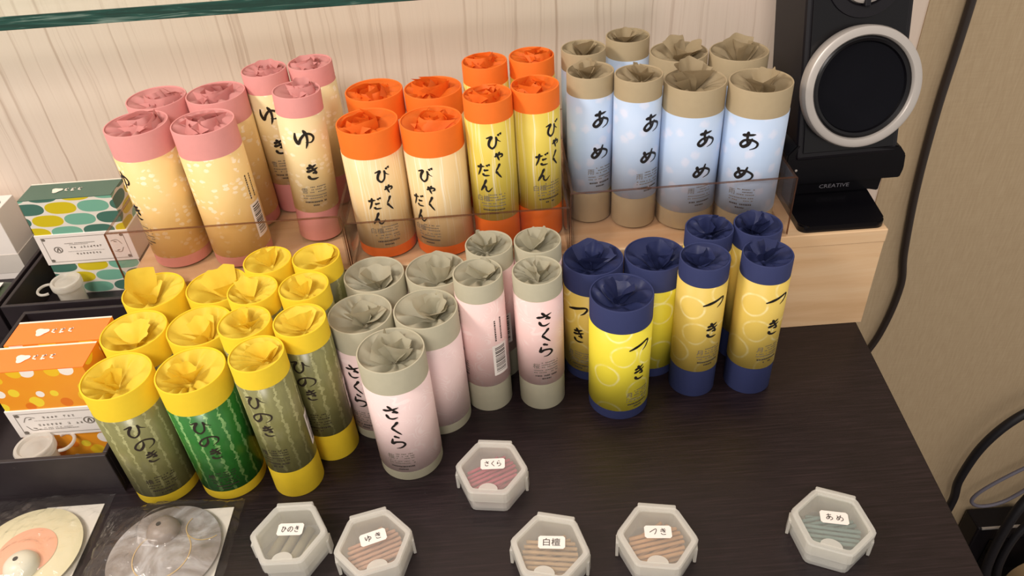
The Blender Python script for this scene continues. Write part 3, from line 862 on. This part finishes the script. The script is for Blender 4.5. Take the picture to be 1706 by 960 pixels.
def carton(name, label, x0, x1, y0, y1, z0, z1, pm, topm, band, group=None, flip=False, uoff=0.0):
    w_, d_, h_ = x1 - x0, y1 - y0, z1 - z0
    o = thing(name, label, 'box', ((x0 + x1) / 2, (y0 + y1) / 2, z0), 0, group)
    a, b = w_ / 2, d_ / 2
    bm = bmesh.new(); uvl = bm.loops.layers.uv.new('UVMap')
    def quad(pts, uvs, mi):
        f = bm.faces.new([bm.verts.new(p) for p in pts]); f.material_index = mi
        for l, q in zip(f.loops, uvs): l[uvl].uv = (q[0] * 100 + uoff, q[1] * 100)
    per = [(-a, -b), (a, -b), (a, b), (-a, b)]; s = 0
    for i in range(4):
        p, q = per[i], per[(i + 1) % 4]; l = math.hypot(q[0] - p[0], q[1] - p[1])
        quad([(p[0], p[1], 0), (q[0], q[1], 0), (q[0], q[1], h_), (p[0], p[1], h_)], [(s, 0), (s + l, 0), (s + l, h_), (s, h_)], 0); s += l
    quad([(-a, b, 0), (a, b, 0), (a, -b, 0), (-a, -b, 0)], [(0, 0)] * 4, 0)
    bmesh.ops.remove_doubles(bm, verts=bm.verts, dist=1e-6)
    link('carton_body', bm, pm, o)
    tp = bxo('lid_panel', (-a, a, -b, b, h_, h_ + .0007), topm, o)
    bxo('lid_fold', (-a, a, b - .0012, b + .0003, h_ + .0006, h_ + .0010), M['logo_w'], tp)
    # pale emblem and short line of lettering on the lid
    q = []; N = 18; hz = h_ + .0011
    cx = -.0125
    for i in range(N):
        t0, t1 = 2 * PI * i / N, 2 * PI * (i + 1) / N
        rr = lambda t: .0048 * (1 + .22 * math.sin(3 * t + .6))
        q.append([(cx, 0), (cx + rr(t0) * math.cos(t0), rr(t0) * math.sin(t0) * .85), (cx + rr(t1) * math.cos(t1), rr(t1) * math.sin(t1) * .85)])
    rng = random.Random(5)
    for k_ in range(3):
        gx = -.0035 + k_ * .0062
        st = [[(gx - .0018, .0016), (gx + .0016, .0019)], [(gx + .0012, .0026), (gx - .0012, -.0004), (gx + .0016, -.0020)], [(gx - .0016, -.0018), (gx + .0004, -.0024)]]
        for s_ in st[:2 + k_ % 2]: q += ribbon(catmull(s_, 4), .0010, False)
    decal('lid_emblem', q, lambda u, v: (u, v, hz), M['logo_w'], tp)
    # paper band with printed frame
    zb0, zb1 = h_ * band[0], h_ * band[1]
    bd = bxo('label_band', (-a - .0012, a + .0016, -b - .0008, b + .0004, zb0, zb1), M['white_paper'], o, .0004)
    Yd = -b - .0010
    q = []; t_ = .0004
    fx0, fx1, fz0, fz1 = -a + .004, a - .004, zb0 + .0032, zb1 - .0032
    for (p0, p1, p2, p3) in ((fx0, fx1, fz0, fz0 + t_), (fx0, fx1, fz1 - t_, fz1), (fx0, fx0 + t_, fz0, fz1), (fx1 - t_, fx1, fz0, fz1)):
        q.append([(p0, p2), (p1, p2), (p1, p3), (p0, p3)])
    for cx_ in (fx0 + .002, fx1 - .002):
        for cz_ in (fz0 + .002, fz1 - .002):
            for i in range(6):
                t0, t1 = PI / 3 * i, PI / 3 * (i + 1)
                q.append([(cx_, cz_), (cx_ + .0019 * math.cos(t0), cz_ + .0016 * math.sin(t0)), (cx_ + .0019 * math.cos(t1), cz_ + .0016 * math.sin(t1))])
    sg = -1 if flip else 1
    mid = (fz0 + fz1) / 2
    # round seal, sprig ornament, rows of small characters
    ex = sg * (-a + .0155)
    for i in range(14):
        t0, t1 = 2 * PI * i / 14, 2 * PI * (i + 1) / 14
        q.append([(ex + .0042 * math.cos(t0), mid + .0036 * math.sin(t0)), (ex + .0042 * math.cos(t1), mid + .0036 * math.sin(t1)), (ex + .0033 * math.cos(t1), mid + .0028 * math.sin(t1)), (ex + .0033 * math.cos(t0), mid + .0028 * math.sin(t0))])
    q += ribbon(catmull([(ex - .0015, mid - .002), (ex + .0005, mid + .0018), (ex + .0015, mid - .002)], 5), .0011, False)
    for kx in (-1, 1):
        q += ribbon(catmull([(sg * (a - .018), mid + kx * .0058), (sg * (a - .012), mid + kx * .0068), (sg * (a - .0085), mid + kx * .002)], 6), .0005, False)
        q += ribbon(catmull([(sg * (a - .0155), mid + kx * .0052), (sg * (a - .0125), mid + kx * .0044)], 4), .0010)
    decal('printed_frame', q, lambda u, v: (u, Yd, v), M['ink_grey'], bd)
    q = []
    rg = random.Random(9 if flip else 4)
    xa, xb = -.019, .016
    for (zz, hh, s0, s1, dn) in ((.0065, .0006, xa, xb - .006, .9), (.0050, .0005, xa + .004, xb - .010, .9), (.0018, .0022, xa + .001, xb, .55), (-.0028, .0003, xa, xb, 1), (-.0058, .0020, xa + .007, xb - .004, .6)):
        if hh > .001:
            x_ = s0
            while x_ < s1:
                if rg.random() < dn + .25:
                    for _ in range(3):
                        yy = mid + sg * zz + rg.uniform(-.4, .4) * hh; q.append([(x_, yy), (x_ + .0017, yy), (x_ + .0017, yy + .0003), (x_, yy + .0003)])
                    xv = x_ + rg.uniform(.0003, .0013); q.append([(xv, mid + sg * zz - hh / 2), (xv + .0003, mid + sg * zz - hh / 2), (xv + .0003, mid + sg * zz + hh / 2), (xv, mid + sg * zz + hh / 2)])
                x_ += .0031
        else: q += dashes(s0, s1, mid + sg * zz, hh, rg, dn)
    decal('small_print', q, lambda u, v: (u, Yd, v), M['ink_grey'], bd)
    return o


carton('incense_box', 'green, teal and yellow pebble patterned box standing in the rear tray', -.7425, -.6570, .118, .148, .0042, .111, M['pebble'], M['green_top'], (.335, .655), uoff=0.9)
carton('incense_box', 'orange dotted box in front, its white label band showing', -.6720, -.6008, -.1000, -.0740, .004, .0965, M['dots'], M['orange_top'], (.30, .60), 'orange dotted boxes', True, 3.0)
carton('incense_box', 'orange dotted box standing behind the other orange one', -.6690, -.5995, -.0725, -.0465, .004, .0975, M['dots'], M['orange_top'], (.30, .60), 'orange dotted boxes', True, 8.0)

t = thing('white_box', 'plain white box with dark round mark at the left edge', 'box', (-.8275, .170, .004))
bxo('carton_body', (-.0345, .0345, -.018, .018, 0, .078), M['white_paper'], t, .0006)
bxo('paper_label', (-.025, .0352, -.0184, .0184, .008, .030), plain('grey_white_label', 'd9d0c6', 0.6), t)
lobj('round_mark', [(0, 0), (.008, 0), (.008, .0006), (0, .0006)], M['tray'], t, 20, Matrix.Translation((.022, 0, .078)))
t = thing('green_sachet', 'small dark green packet lying before the white box', 'packet', (-.812, .118, .0042))
bm = bmesh.new()
g = [[bm.verts.new((-.028 + .056 * i / 8, -.020 + .040 * j / 6, .004 + .011 * max(0, math.sin(PI * i / 8) * math.sin(PI * j / 6)) ** .6)) for i in range(9)] for j in range(7)]
g2 = [[bm.verts.new((-.028 + .056 * i / 8, -.020 + .040 * j / 6, .004 - .0040 * max(0, math.sin(PI * i / 8) * math.sin(PI * j / 6)) ** .6)) for i in range(9)] for j in range(7)]
for j in range(6):
    for i in range(8):
        bm.faces.new((g[j][i], g[j][i + 1], g[j + 1][i + 1], g[j + 1][i])); bm.faces.new((g2[j][i], g2[j + 1][i], g2[j + 1][i + 1], g2[j][i + 1]))
link('foil_pouch', bm, plain('dark_green_foil', '3f4a35', 0.35), t, True)
bxo('paper_tag', (-.010, .012, -.008, .006, .0150, .0156), M['white_paper'], t)


# ------------------------------------------------------------------ small milky vials with hinged caps
def vial(x, y, z0, label, strap):
    o = thing('sample_vial', label, 'vial', (x, y, z0), 0, 'milky plastic vials with flip caps')
    lobj('vial_body', [(0, 0), (.0105, 0), (.0112, .001), (.0118, .027), (.0108, .027), (.0102, .002), (0, .002)], M['frost_vial'], o, 32)
    cp = lobj('flip_cap', [(.0110, .0255), (.0136, .0255), (.0140, .0265), (.0140, .0315), (.0132, .0325), (.0112, .0325), (.0100, .0305), (.0050, .0305), (.0040, .0311), (0, .0311)], M['frost_vial'], o, 36)
    a = math.radians(strap); pts = []
    for i in range(13):
        b = -PI * .62 + 2 * PI * .62 * i / 12
        px, py = .0185 + .0075 * math.cos(b), .0085 * math.sin(b)
        pts.append((px * math.cos(a) - py * math.sin(a), px * math.sin(a) + py * math.cos(a), .0270))
    cable('hinge_strap', pts, .0013, M['frost_vial'], cp, 3, 8)


vial(-.7205, .0960, .004, 'milky vial standing before the green patterned box', 200)
vial(-.6560, -.1135, .004, 'milky vial standing before the front orange box', 20)


# ------------------------------------------------------------------ incense dishes in cellophane bags
def marble():
    k = NT('grey_marbled_ceramic'); p = k.gen()
    f = k.noise(p, 26.0, 5, 0.6, 1.6)
    return k.set(k.ramp(f, [(0.3, lin('6b6058')), (0.5, lin('8d8580')), (0.68, lin('b3b0b0'))]), 0.25, 0, 0.5)


M['cer_cream'] = plain('cream_glazed_ceramic', 'e0d6b2', 0.3, var=0.05, scale=30)
M['cer_pink'] = plain('salmon_glaze', 'e8ab8c', 0.35, var=0.05, scale=40)
M['cer_white'] = plain('pale_grey_ceramic', 'dcd8c4', 0.35, var=0.03)
M['cer_grey'] = marble()
M['cer_taupe'] = plain('taupe_ceramic', '92847a', 0.4, var=0.1)
M['gold'] = plain('gold_line', 'c9ac78', 0.4, 0.2, var=0.0)
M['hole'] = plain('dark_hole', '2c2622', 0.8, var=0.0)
M['card'] = plain('white_backing_card', 'ddd6cb', 0.7, var=0.03)


def dishz(r, R):      # upper surface of the dish
    return .0040 + .0050 * (1 - (r / R) ** 2)


def dish(x, y, z0, R, label, mat, knob, km, spot=None, ring=None):
    o = thing('incense_dish', label, 'dish', (x, y, z0))
    prof = [(0, 0)] + [(R * .80, 0), (R * .97, .0022), (R, .0040)] + [(R * i / 10, dishz(R * i / 10, R)) for i in range(9, 0, -1)] + [(0, dishz(0, R))]
    lobj('ceramic_plate', prof, mat, o, 72)
    kx, ky = knob
    kz = dishz(math.hypot(kx, ky), R) - .0012
    kb = lobj('stick_holder', [(.0112, 0), (.0110, .003), (.0096, .0062), (.0066, .0086), (.003, .0095), (0, .0096)], km, o, 36, Matrix.Translation((kx, ky, kz)))
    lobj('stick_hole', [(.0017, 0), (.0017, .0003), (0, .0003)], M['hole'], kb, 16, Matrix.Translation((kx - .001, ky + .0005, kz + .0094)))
    def disc(cx, cy, r0, r1, a0, a1, nm, mt):
        q = []; n = 48
        for i in range(n):
            t0, t1 = a0 + (a1 - a0) * i / n, a0 + (a1 - a0) * (i + 1) / n
            m_ = 6 if r0 == 0 else 1
            for j in range(m_):
                ra, rb = r0 + (r1 - r0) * j / m_, r0 + (r1 - r0) * (j + 1) / m_
                P_ = [(cx + ra * math.cos(t0), cy + ra * math.sin(t0)), (cx + rb * math.cos(t0), cy + rb * math.sin(t0)), (cx + rb * math.cos(t1), cy + rb * math.sin(t1)), (cx + ra * math.cos(t1), cy + ra * math.sin(t1))]
                q.append(P_)
        decal(nm, q, lambda u, v: (u, v, dishz(math.hypot(u, v), R) + .0003), mt, o)
    if spot: disc(spot[0], spot[1], 0, spot[2], 0, 2 * PI, 'glaze_spot', M['cer_pink'])
    if ring:
        for (cx, cy, rr, a0, a1) in ring: disc(cx, cy, rr, rr + .0007, math.radians(a0), math.radians(a1), 'gold_line', M['gold'])
    return o


D1 = (-.6440, -.1850); D2 = (-.5460, -.1910); DR = .0380
dish(D1[0], D1[1], .0012, DR, 'cream round dish with salmon pink spot, in the left bag', M['cer_cream'], (.0065, -.0120), M['cer_white'], spot=(.004, -.001, .0195))
dish(D2[0], D2[1], .0012, DR - .0005, 'grey marbled round dish with gold line, in the right bag', M['cer_grey'], (-.003, .0135), M['cer_taupe'], ring=[(.001, -.004, .0185, 100, 405), (.024, .018, .012, 150, 320)])


def bag(x0, x1, y0, y1, dc, R, label, seed, card):
    o = thing('cellophane_bag', label, 'bag', ((x0 + x1) / 2, (y0 + y1) / 2, 0), 0, 'cellophane bags in the front left corner')
    cx, cy = (x0 + x1) / 2, (y0 + y1) / 2
    bxo('backing_card', (card[0] - cx, card[1] - cx, card[2] - cy, card[3] - cy, .0004, .0010), M['card'], o)
    NX, NY = 60, 66; bm = bmesh.new(); rng = random.Random(seed)
    top = []
    for j in range(NY + 1):
        row = []
        for i in range(NX + 1):
            x = x0 + (x1 - x0) * i / NX; y = y0 + (y1 - y0) * j / NY
            e = min(i, NX - i) / NX * (x1 - x0); e2 = min(j, NY - j) / NY * (y1 - y0)
            edge = min(1, min(e, e2) / .0045)
            r = math.hypot(x - dc[0], y - dc[1])
            h = max(0, .0105 + .0045 * (1 - (r / R) ** 2)) if r < R * 1.0 else .0105 * max(0, 1 - (r - R) / .022)
            wv = mnoise.noise(Vector((x * 120 + seed, y * 120, 0))) * .0022 + mnoise.noise(Vector((x * 300 + y * 90, y * 260, seed))) * .0010
            kn = 0
            for (kx, ky, kh) in ((dc[2], dc[3], .0195),):
                d_ = math.hypot(x - kx, y - ky)
                if d_ < .026: kn = max(kn, kh * min(1, (.026 - d_) / .012))
            z = max(.0018 + (h) * edge + abs(wv) * (0.5 + edge), kn)
            row.append(bm.verts.new((x - cx + wv * .4 * (1 - edge), y - cy + wv * .8 * (1 - edge), z)))
        top.append(row)
    for A, B in zip(top, top[1:]):
        for i in range(NX): bm.faces.new((A[i], A[i + 1], B[i + 1], B[i]))
    link('clear_film', bm, M['film'], o, True)
    return o


bag(-.6960, -.6005, -.2650, -.1350, (D1[0], D1[1], D1[0] + .0065, D1[1] - .012), DR, 'clear cellophane bag around the cream dish', 3, (-.648, -.606, -.262, -.1430))
bag(-.5985, -.5015, -.2700, -.1490, (D2[0], D2[1], D2[0] - .003, D2[1] + .0135), DR, 'clear cellophane bag around the grey marbled dish', 8, (-.550, -.5085, -.266, -.1545))


# ------------------------------------------------------------------ hexagonal frosted sample boxes
def hexpts(R, rot=0.0, ch=.10):
    P = []
    V = [(R * math.cos(rot + PI / 3 * i), R * math.sin(rot + PI / 3 * i)) for i in range(6)]
    for i in range(6):
        p, c, n = V[i - 1], V[i], V[(i + 1) % 6]
        for s in (.0, .5, 1.0):
            a = (c[0] + (p[0] - c[0]) * ch, c[1] + (p[1] - c[1]) * ch); b = (c[0] + (n[0] - c[0]) * ch, c[1] + (n[1] - c[1]) * ch)
            q0 = (a[0] + (c[0] - a[0]) * s, a[1] + (c[1] - a[1]) * s); q1 = (c[0] + (b[0] - c[0]) * s, c[1] + (b[1] - c[1]) * s)
            P.append((q0[0] + (q1[0] - q0[0]) * s, q0[1] + (q1[1] - q0[1]) * s))
    return P


def hexshell(name, prof, mat, parent, closed=True):
    """sweep a (R, z) profile round the hexagon"""
    bm = bmesh.new(); rings = []
    for R, z in prof: rings.append([bm.verts.new((x, y, z)) for x, y in hexpts(R)])
    n = len(rings[0])
    for A, B in list(zip(rings, rings[1:])) + ([(rings[-1], rings[0])] if closed else []):
        for i in range(n): bm.faces.new((A[i], A[(i + 1) % n], B[(i + 1) % n], B[i]))
    if not closed:
        bm.faces.new(rings[0][::-1]); bm.faces.new(rings[-1])
    bmesh.ops.recalc_face_normals(bm, faces=bm.faces)
    return link(name, bm, mat, parent)


STK = {'sakura': 'c8506a', 'hinoki': '9c9478', 'yuki': 'd3a184', 'byakudan': 'c9a67c', 'tsuki': 'd2a070', 'ame': '7d9a96'}


def hexbox(kind, x, y, rot, srot, chars, label, sticks, sdir, srad, slabel, tiers=5):
    r = math.radians(rot)
    o = thing('sample_box', label, 'box', (x, y, 0), r, 'hexagonal frosted sample boxes along the front')
    o.scale = (1, 1, 1.22)
    bs = hexshell('box_base', [(.0236, 0), (.0243, .0006), (.0243, .0155), (.0232, .0155), (.0228, .0014), (.0006, .0014), (.0006, 0)], M['frost'], o)
    # two outer guide ribs at each side corner
    for sx in (-1, 1):
        bxo('corner_flange', (sx * .0248 - .0012, sx * .0248 + .0008, -.0034, .0034, .0006, .0125), M['frost'], bs, .0004)
    ld = hexshell('lid', [(.0262, .0100), (.0262, .0172), (.0254, .0182), (.0222, .0182), (.0216, .0170), (.0216, .0162), (.0246, .0160), (.0248, .0100)], M['frost'], o)
    hexshell('window', [(.0218, .0164), (.0218, .0171)], M['frost_win'], ld, False)
    bxo('hinge_bar', (-.0124, .0124, .0204, .0240, .0098, .0188), M['frost'], ld, .0008)
    # half-round finger tab at the front edge
    bm = bmesh.new()
    lo, hi = [], []
    for i in range(13):
        a = PI * i / 12
        lo.append(bm.verts.new((.0066 * math.cos(a), -.0196 + .0052 * math.sin(a), .0172))); hi.append(bm.verts.new((.0066 * math.cos(a), -.0196 + .0052 * math.sin(a), .0184)))
    bm.faces.new(hi); bm.faces.new(lo[::-1])
    for i in range(13): bm.faces.new((lo[i], lo[(i + 1) % 13], hi[(i + 1) % 13], hi[i]))
    link('finger_tab', bm, M['frost'], ld)
    # paper sticker
    sr = math.radians(srot) - r
    cs, sn = math.cos(sr), math.sin(sr)
    q = []
    W2, H2, c = .0086, .0046, .0012
    out = [(-W2 + c, -H2), (W2 - c, -H2), (W2, -H2 + c), (W2, H2 - c), (W2 - c, H2), (-W2 + c, H2), (-W2, H2 - c), (-W2, -H2 + c)]
    fz = lambda zz: (lambda u, v: (.0005 + u * cs - v * sn, .0035 + u * sn + v * cs, zz))
    bm = bmesh.new(); f0 = fz(.01715); f1 = fz(.01735)
    A = [bm.verts.new(f0(*p)) for p in out]; B = [bm.verts.new(f1(*p)) for p in out]
    bm.faces.new(B); bm.faces.new(A[::-1])
    for i in range(8): bm.faces.new((A[i], A[(i + 1) % 8], B[(i + 1) % 8], B[i]))
    st = link('paper_sticker', bm, M['white_paper'], o)
    q = []
    if chars == '白檀':
        q = [list(t_) for t_ in fonttris('白檀', .0060)]
    else:
        n = len(chars); pw = .0128 / n
        for i, ch in enumerate(chars): q += glyph(ch, (i - (n - 1) / 2) * pw, 0, min(pw * .82, .0046), .0050, .00042, False)
    decal('handwriting', q, fz(.01755), M['ink_dark'], st)
    # the sticks lying inside, in tiers
    sm = plain(kind + '_incense_paste', STK[kind], 0.75, var=0.15, scale=300)
    proto = None; rng = random.Random(hash(kind) % 97 if False else len(kind) * 7 + sticks)
    per = (sticks + tiers - 1) // tiers; k_ = 0
    for ti in range(tiers):
        d = math.radians(sdir + (ti % 2) * 21)
        zz = .0019 + srad + ti * (2 * srad + .0003)
        for s in range(per):
            if k_ >= sticks: break
            off = (s - (per - 1) / 2) * (2 * srad + .0012) + rng.uniform(-.0004, .0004)
            hl = math.sqrt(max(1e-6, .0190 ** 2 - (abs(off) + srad) ** 2)) * .94
            px, py = x - math.sin(d) * off, y + math.cos(d) * off
            bm = bmesh.new()
            mt = Matrix.Rotation(PI / 2, 4, 'Y')
            lathe(bm, [(0, -hl), (srad * .85, -hl), (srad, -hl + .0003), (srad, hl - .0003), (srad * .85, hl), (0, hl)], 12, mt)
            so = link('incense_stick', bm, sm, None, True, (px, py, zz)); so.rotation_euler = (0, 0, d)
            tag(so, slabel, 'incense stick', 'incense sticks inside the sample box marked ' + chars)
            k_ += 1
    return o


hexbox('sakura', -.3218, -.1526, -8, -2, 'さくら', 'frosted hexagonal box of pink sticks, marked さくら, behind the row', 30, 25, .0012, 'pink incense stick inside the frosted box marked さくら')
hexbox('hinoki', -.4570, -.1951, -1, -3, 'ひのき', 'frosted hexagonal box marked ひのき, leftmost of the row', 4, 70, .0032, 'thick greyish incense stick inside the frosted box marked ひのき', 1)
hexbox('yuki', -.4000, -.2060, 14, 18, 'ゆき', 'frosted hexagonal box of tan sticks, marked ゆき, second from left', 34, 22, .0012, 'reddish tan incense stick inside the frosted box marked ゆき, second from left')
hexbox('byakudan', -.2862, -.2192, -15, -6, '白檀', 'frosted hexagonal box of tan sticks, marked 白檀', 34, -8, .0012, 'pale tan incense stick inside the frosted box marked 白檀, middle of the row')
hexbox('tsuki', -.2175, -.2174, -10, -5, 'つき', 'frosted hexagonal box of orange tan sticks, marked つき', 34, 10, .0012, 'orange tan incense stick inside the frosted box marked つき')
hexbox('ame', -.1048, -.2161, -24, -13, 'あめ', 'frosted hexagonal box of blue grey sticks, marked あめ, rightmost', 32, -14, .0012, 'blue grey incense stick inside the frosted box marked あめ')


# ------------------------------------------------------------------ loudspeaker on the riser's right end
sp = thing('desktop_speaker', 'black two way loudspeaker with silver ringed woofer on the wooden riser', 'speaker', (-.030, .02, ZR))
inv = Matrix.Translation((.030, -.02, -ZR))
TH, PH = math.radians(15.1), math.radians(1.9)
nrm = Vector((0, -math.cos(TH), math.sin(TH))); upv = Vector((0, math.sin(TH), math.cos(TH))); xv = Vector((1, 0, 0))
RZm = Matrix.Rotation(PH, 3, 'Z')
nrm, upv, xv = RZm @ nrm, RZm @ upv, RZm @ xv
ctr = Vector((-.0193, .040, .1975)) - nrm * .013
F = Matrix((xv, upv, nrm)).transposed().to_4x4(); F.translation = ctr
F = inv @ F           # local: x right, y up the baffle, z out of the baffle
bxo('cabinet', (-.0430, .0395, -.056, .148, -.064, 0), M['black_plastic'], sp, .003, F)
bxo('baffle_panel', (-.0385, .0350, -.050, .144, 0, .0012), M['black_gloss'], sp, .0005, F)
lobj('woofer_ring', [(.0445, .001), (.0458, .003), (.0460, .0105), (.0452, .0128), (.0440, .0135), (.0395, .0132), (.0385, .0120), (.0380, .001)], M['silver'], sp, 80, F)
lobj('woofer_surround', [(.0382, .0105), (.0365, .0112), (.0345, .0104), (.0335, .0085)], M['black_gloss'], sp, 64, F)
lobj('woofer_grille', [(.0350, .0088), (.0300, .0078), (.0180, .0060), (.0080, .0064), (0, .0068)], M['grille'], sp, 64, F)
F2 = F @ Matrix.Translation((0, .0800, 0))
lobj('tweeter_plate', [(.0300, .001), (.0295, .0026), (.0215, .0030), (.0200, .0014)], M['black_plastic'], sp, 56, F2)
lobj('tweeter_ring', [(.0196, .0012), (.0192, .0045), (.0175, .0055), (.0130, .0030), (.0115, .0012)], M['silver'], sp, 56, F2)
lobj('tweeter_dome', [(.0114, .0012), (.0090, .0040), (.0050, .0056), (0, .0062)], M['black_gloss'], sp, 40, F2)
bxo('tweeter_bar', (-.0022, .0022, -.0215, .0215, .0020, .0075), M['black_plastic'], sp, .0008, F2)
for i, yy in enumerate((.122,)):
    lobj('port_trim', [(.0140, .001), (.0140, .0024), (.0120, .0024), (.0110, .001), (0, .0011)], M['black_plastic'], sp, 40, F @ Matrix.Translation((0, yy, 0)))


def prism(name, pts, y0, y1, mat, parent, bev=.001):
    bm = bmesh.new()
    a = [bm.verts.new((x, y0, z)) for x, z in pts]; b = [bm.verts.new((x, y1, z)) for x, z in pts]
    bm.faces.new(a); bm.faces.new(b[::-1]); n = len(pts)
    for i in range(n): bm.faces.new((a[i], b[i], b[(i + 1) % n], a[(i + 1) % n]))
    for v in bm.verts: v.co = inv @ v.co
    bmesh.ops.recalc_face_normals(bm, faces=bm.faces)
    if bev: bmesh.ops.bevel(bm, geom=list(bm.edges), offset=bev, segments=2, affect='EDGES')
    return link(name, bm, mat, parent)


prism('cradle', [(-.0600, .1160), (.0285, .1160), (.0300, .1240), (.0285, .1370), (.0220, .1455), (-.0620, .1530), (-.0690, .1440), (-.0690, .1230)], .040, .115, M['black_gloss'], sp)
nk = prism('stand_neck', [(-.0660, ZR + .006), (.0080, ZR + .006), (.0165, .1010), (.0175, .1180), (-.0660, .1180)], .046, .105, M['black_gloss'], sp)
# base plate with rounded front corners
bm = bmesh.new(); pl = []
bx0, bx1, by0, by1, rc = -.0665, .0020, -.0030, .100, .007
for (cx, cy, a0) in ((bx1 - rc, by1 - rc, 0), (bx0 + rc, by1 - rc, 90), (bx0 + rc, by0 + rc, 180), (bx1 - rc, by0 + rc, 270)):
    for i in range(7):
        a = math.radians(a0 + 15 * i); pl.append((cx + rc * math.cos(a), cy + rc * math.sin(a)))
sk = lambda x, y: x + (y - by0) * (.10 if x > -.03 else .02)
lo = [bm.verts.new(inv @ Vector((sk(x, y), y, ZR))) for x, y in pl]; hi = [bm.verts.new(inv @ Vector((sk(x, y), y, ZR + .006))) for x, y in pl]
bm.faces.new(hi); bm.faces.new(lo[::-1])
for i in range(len(pl)): bm.faces.new((lo[i], lo[(i + 1) % len(pl)], hi[(i + 1) % len(pl)], hi[i]))
bmesh.ops.bevel(bm, geom=[e for e in bm.edges if all(v.co.z > .005 for v in e.verts)], offset=.0012, segments=2, affect='EDGES')
link('base_plate', bm, M['black_gloss'], sp)
q = [list(t_) for t_ in fonttris('CREATIVE', .0050)]
decal('maker_lettering', q, lambda u, v: tuple(inv @ Vector((-.0225 + u * 1.15, .0457, .1095 + v))), plain('dim_grey_print', '6d6a70', 0.5, var=0), nk)
bm = bmesh.new(); lathe(bm, [(.0010, 0), (.0010, .0006), (0, .0008)], 14, inv @ Matrix.Translation((-.0600, .0398, .1300)) @ Matrix.Rotation(PI / 2, 4, 'X'))
link('corner_glint', bm, M['silver'], nk)  # silver dot standing in for a highlight at the rack's corner

# ------------------------------------------------------------------ cables by the wall at the right
def cab(name, label, pts, r, mat, cat='cable', group=None):
    return tag(cable(name, pts, r, mat, None), label, cat, group)


cab('power_cable', 'dark brown cable hanging down the wall beside the speaker', [(.139, .191, .330), (.1393, .191, .2064), (.1388, .191, .1619), (.1377, .191, .0948), (.1408, .191, .0083), (.1491, .191, -.0747), (.1575, .191, -.1272), (.150, .191, -.200), (.125, .191, -.285), (.110, .191, -.45), (.105, .191, -.70)], .0042, M['cable_brown'])
cab('power_cable', 'thick black cable arching up beside the table edge', [(.3260, .175, -.715), (.3240, .175, -.620), (.3300, .175, -.532), (.3225, .172, -.4754), (.3327, .170, -.399), (.3675, .170, -.343), (.43, .172, -.315), (.52, .172, -.33), (.62, .165, -.42), (.66, .160, -.70)], .0060, M['cable'])
cab('thin_cable', 'thin grey cable curled in a loop behind the table edge', [(.56, .160, -.40), (.450, .155, -.400), (.395, .155, -.437), (.352, .155, -.478), (.340, .155, -.505), (.360, .157, -.523), (.392, .157, -.515), (.422, .156, -.475), (.435, .155, -.43), (.50, .155, -.38), (.60, .16, -.45)], .0026, M['cable_grey'])
cab('power_cable', 'thick black cable drooping over the equipment box', [(.400, .120, -.690), (.392, .130, -.640), (.398, .140, -.560), (.418, .150, -.500), (.470, .165, -.455), (.56, .175, -.44)], .0070, M['cable'])
cab('power_cable', 'black cable looping just under the thick drooping one', [(.425, .125, -.705), (.412, .132, -.640), (.425, .142, -.570), (.460, .146, -.535), (.56, .15, -.52)], .0055, M['cable'])
t = thing('equipment_box', 'black equipment box on the floor in the lower right corner', 'box', (.500, .175, -.72))
bxo('housing', (-.125, .125, -.018, .018, 0, .140), M['black_plastic'], t, .003)
bxo('top_edge_highlight', (-.120, .120, -.019, -.016, .1375, .1405), M['silver'], t)  # highlight along the top edge, modelled as a silver strip
bxo('socket_panel', (-.10, .10, -.0195, -.018, .03, .11), M['black_gloss'], t)
t = thing('tape_roll', 'tan roll standing in the lower right corner', 'roll', (.478, .115, -.672))
ry = Matrix.Rotation(PI / 2, 4, 'X')
lobj('tape_wrap', [(.030, -.014), (.048, -.014), (.048, .014), (.030, .014)], plain('tan_tape', 'a98c66', 0.5), t, 48, ry, True)
lobj('core', [(.0265, -.0142), (.0300, -.0142), (.0300, .0142), (.0265, .0142)], plain('brown_card_core', '54402f', 0.8), t, 48, ry, True)
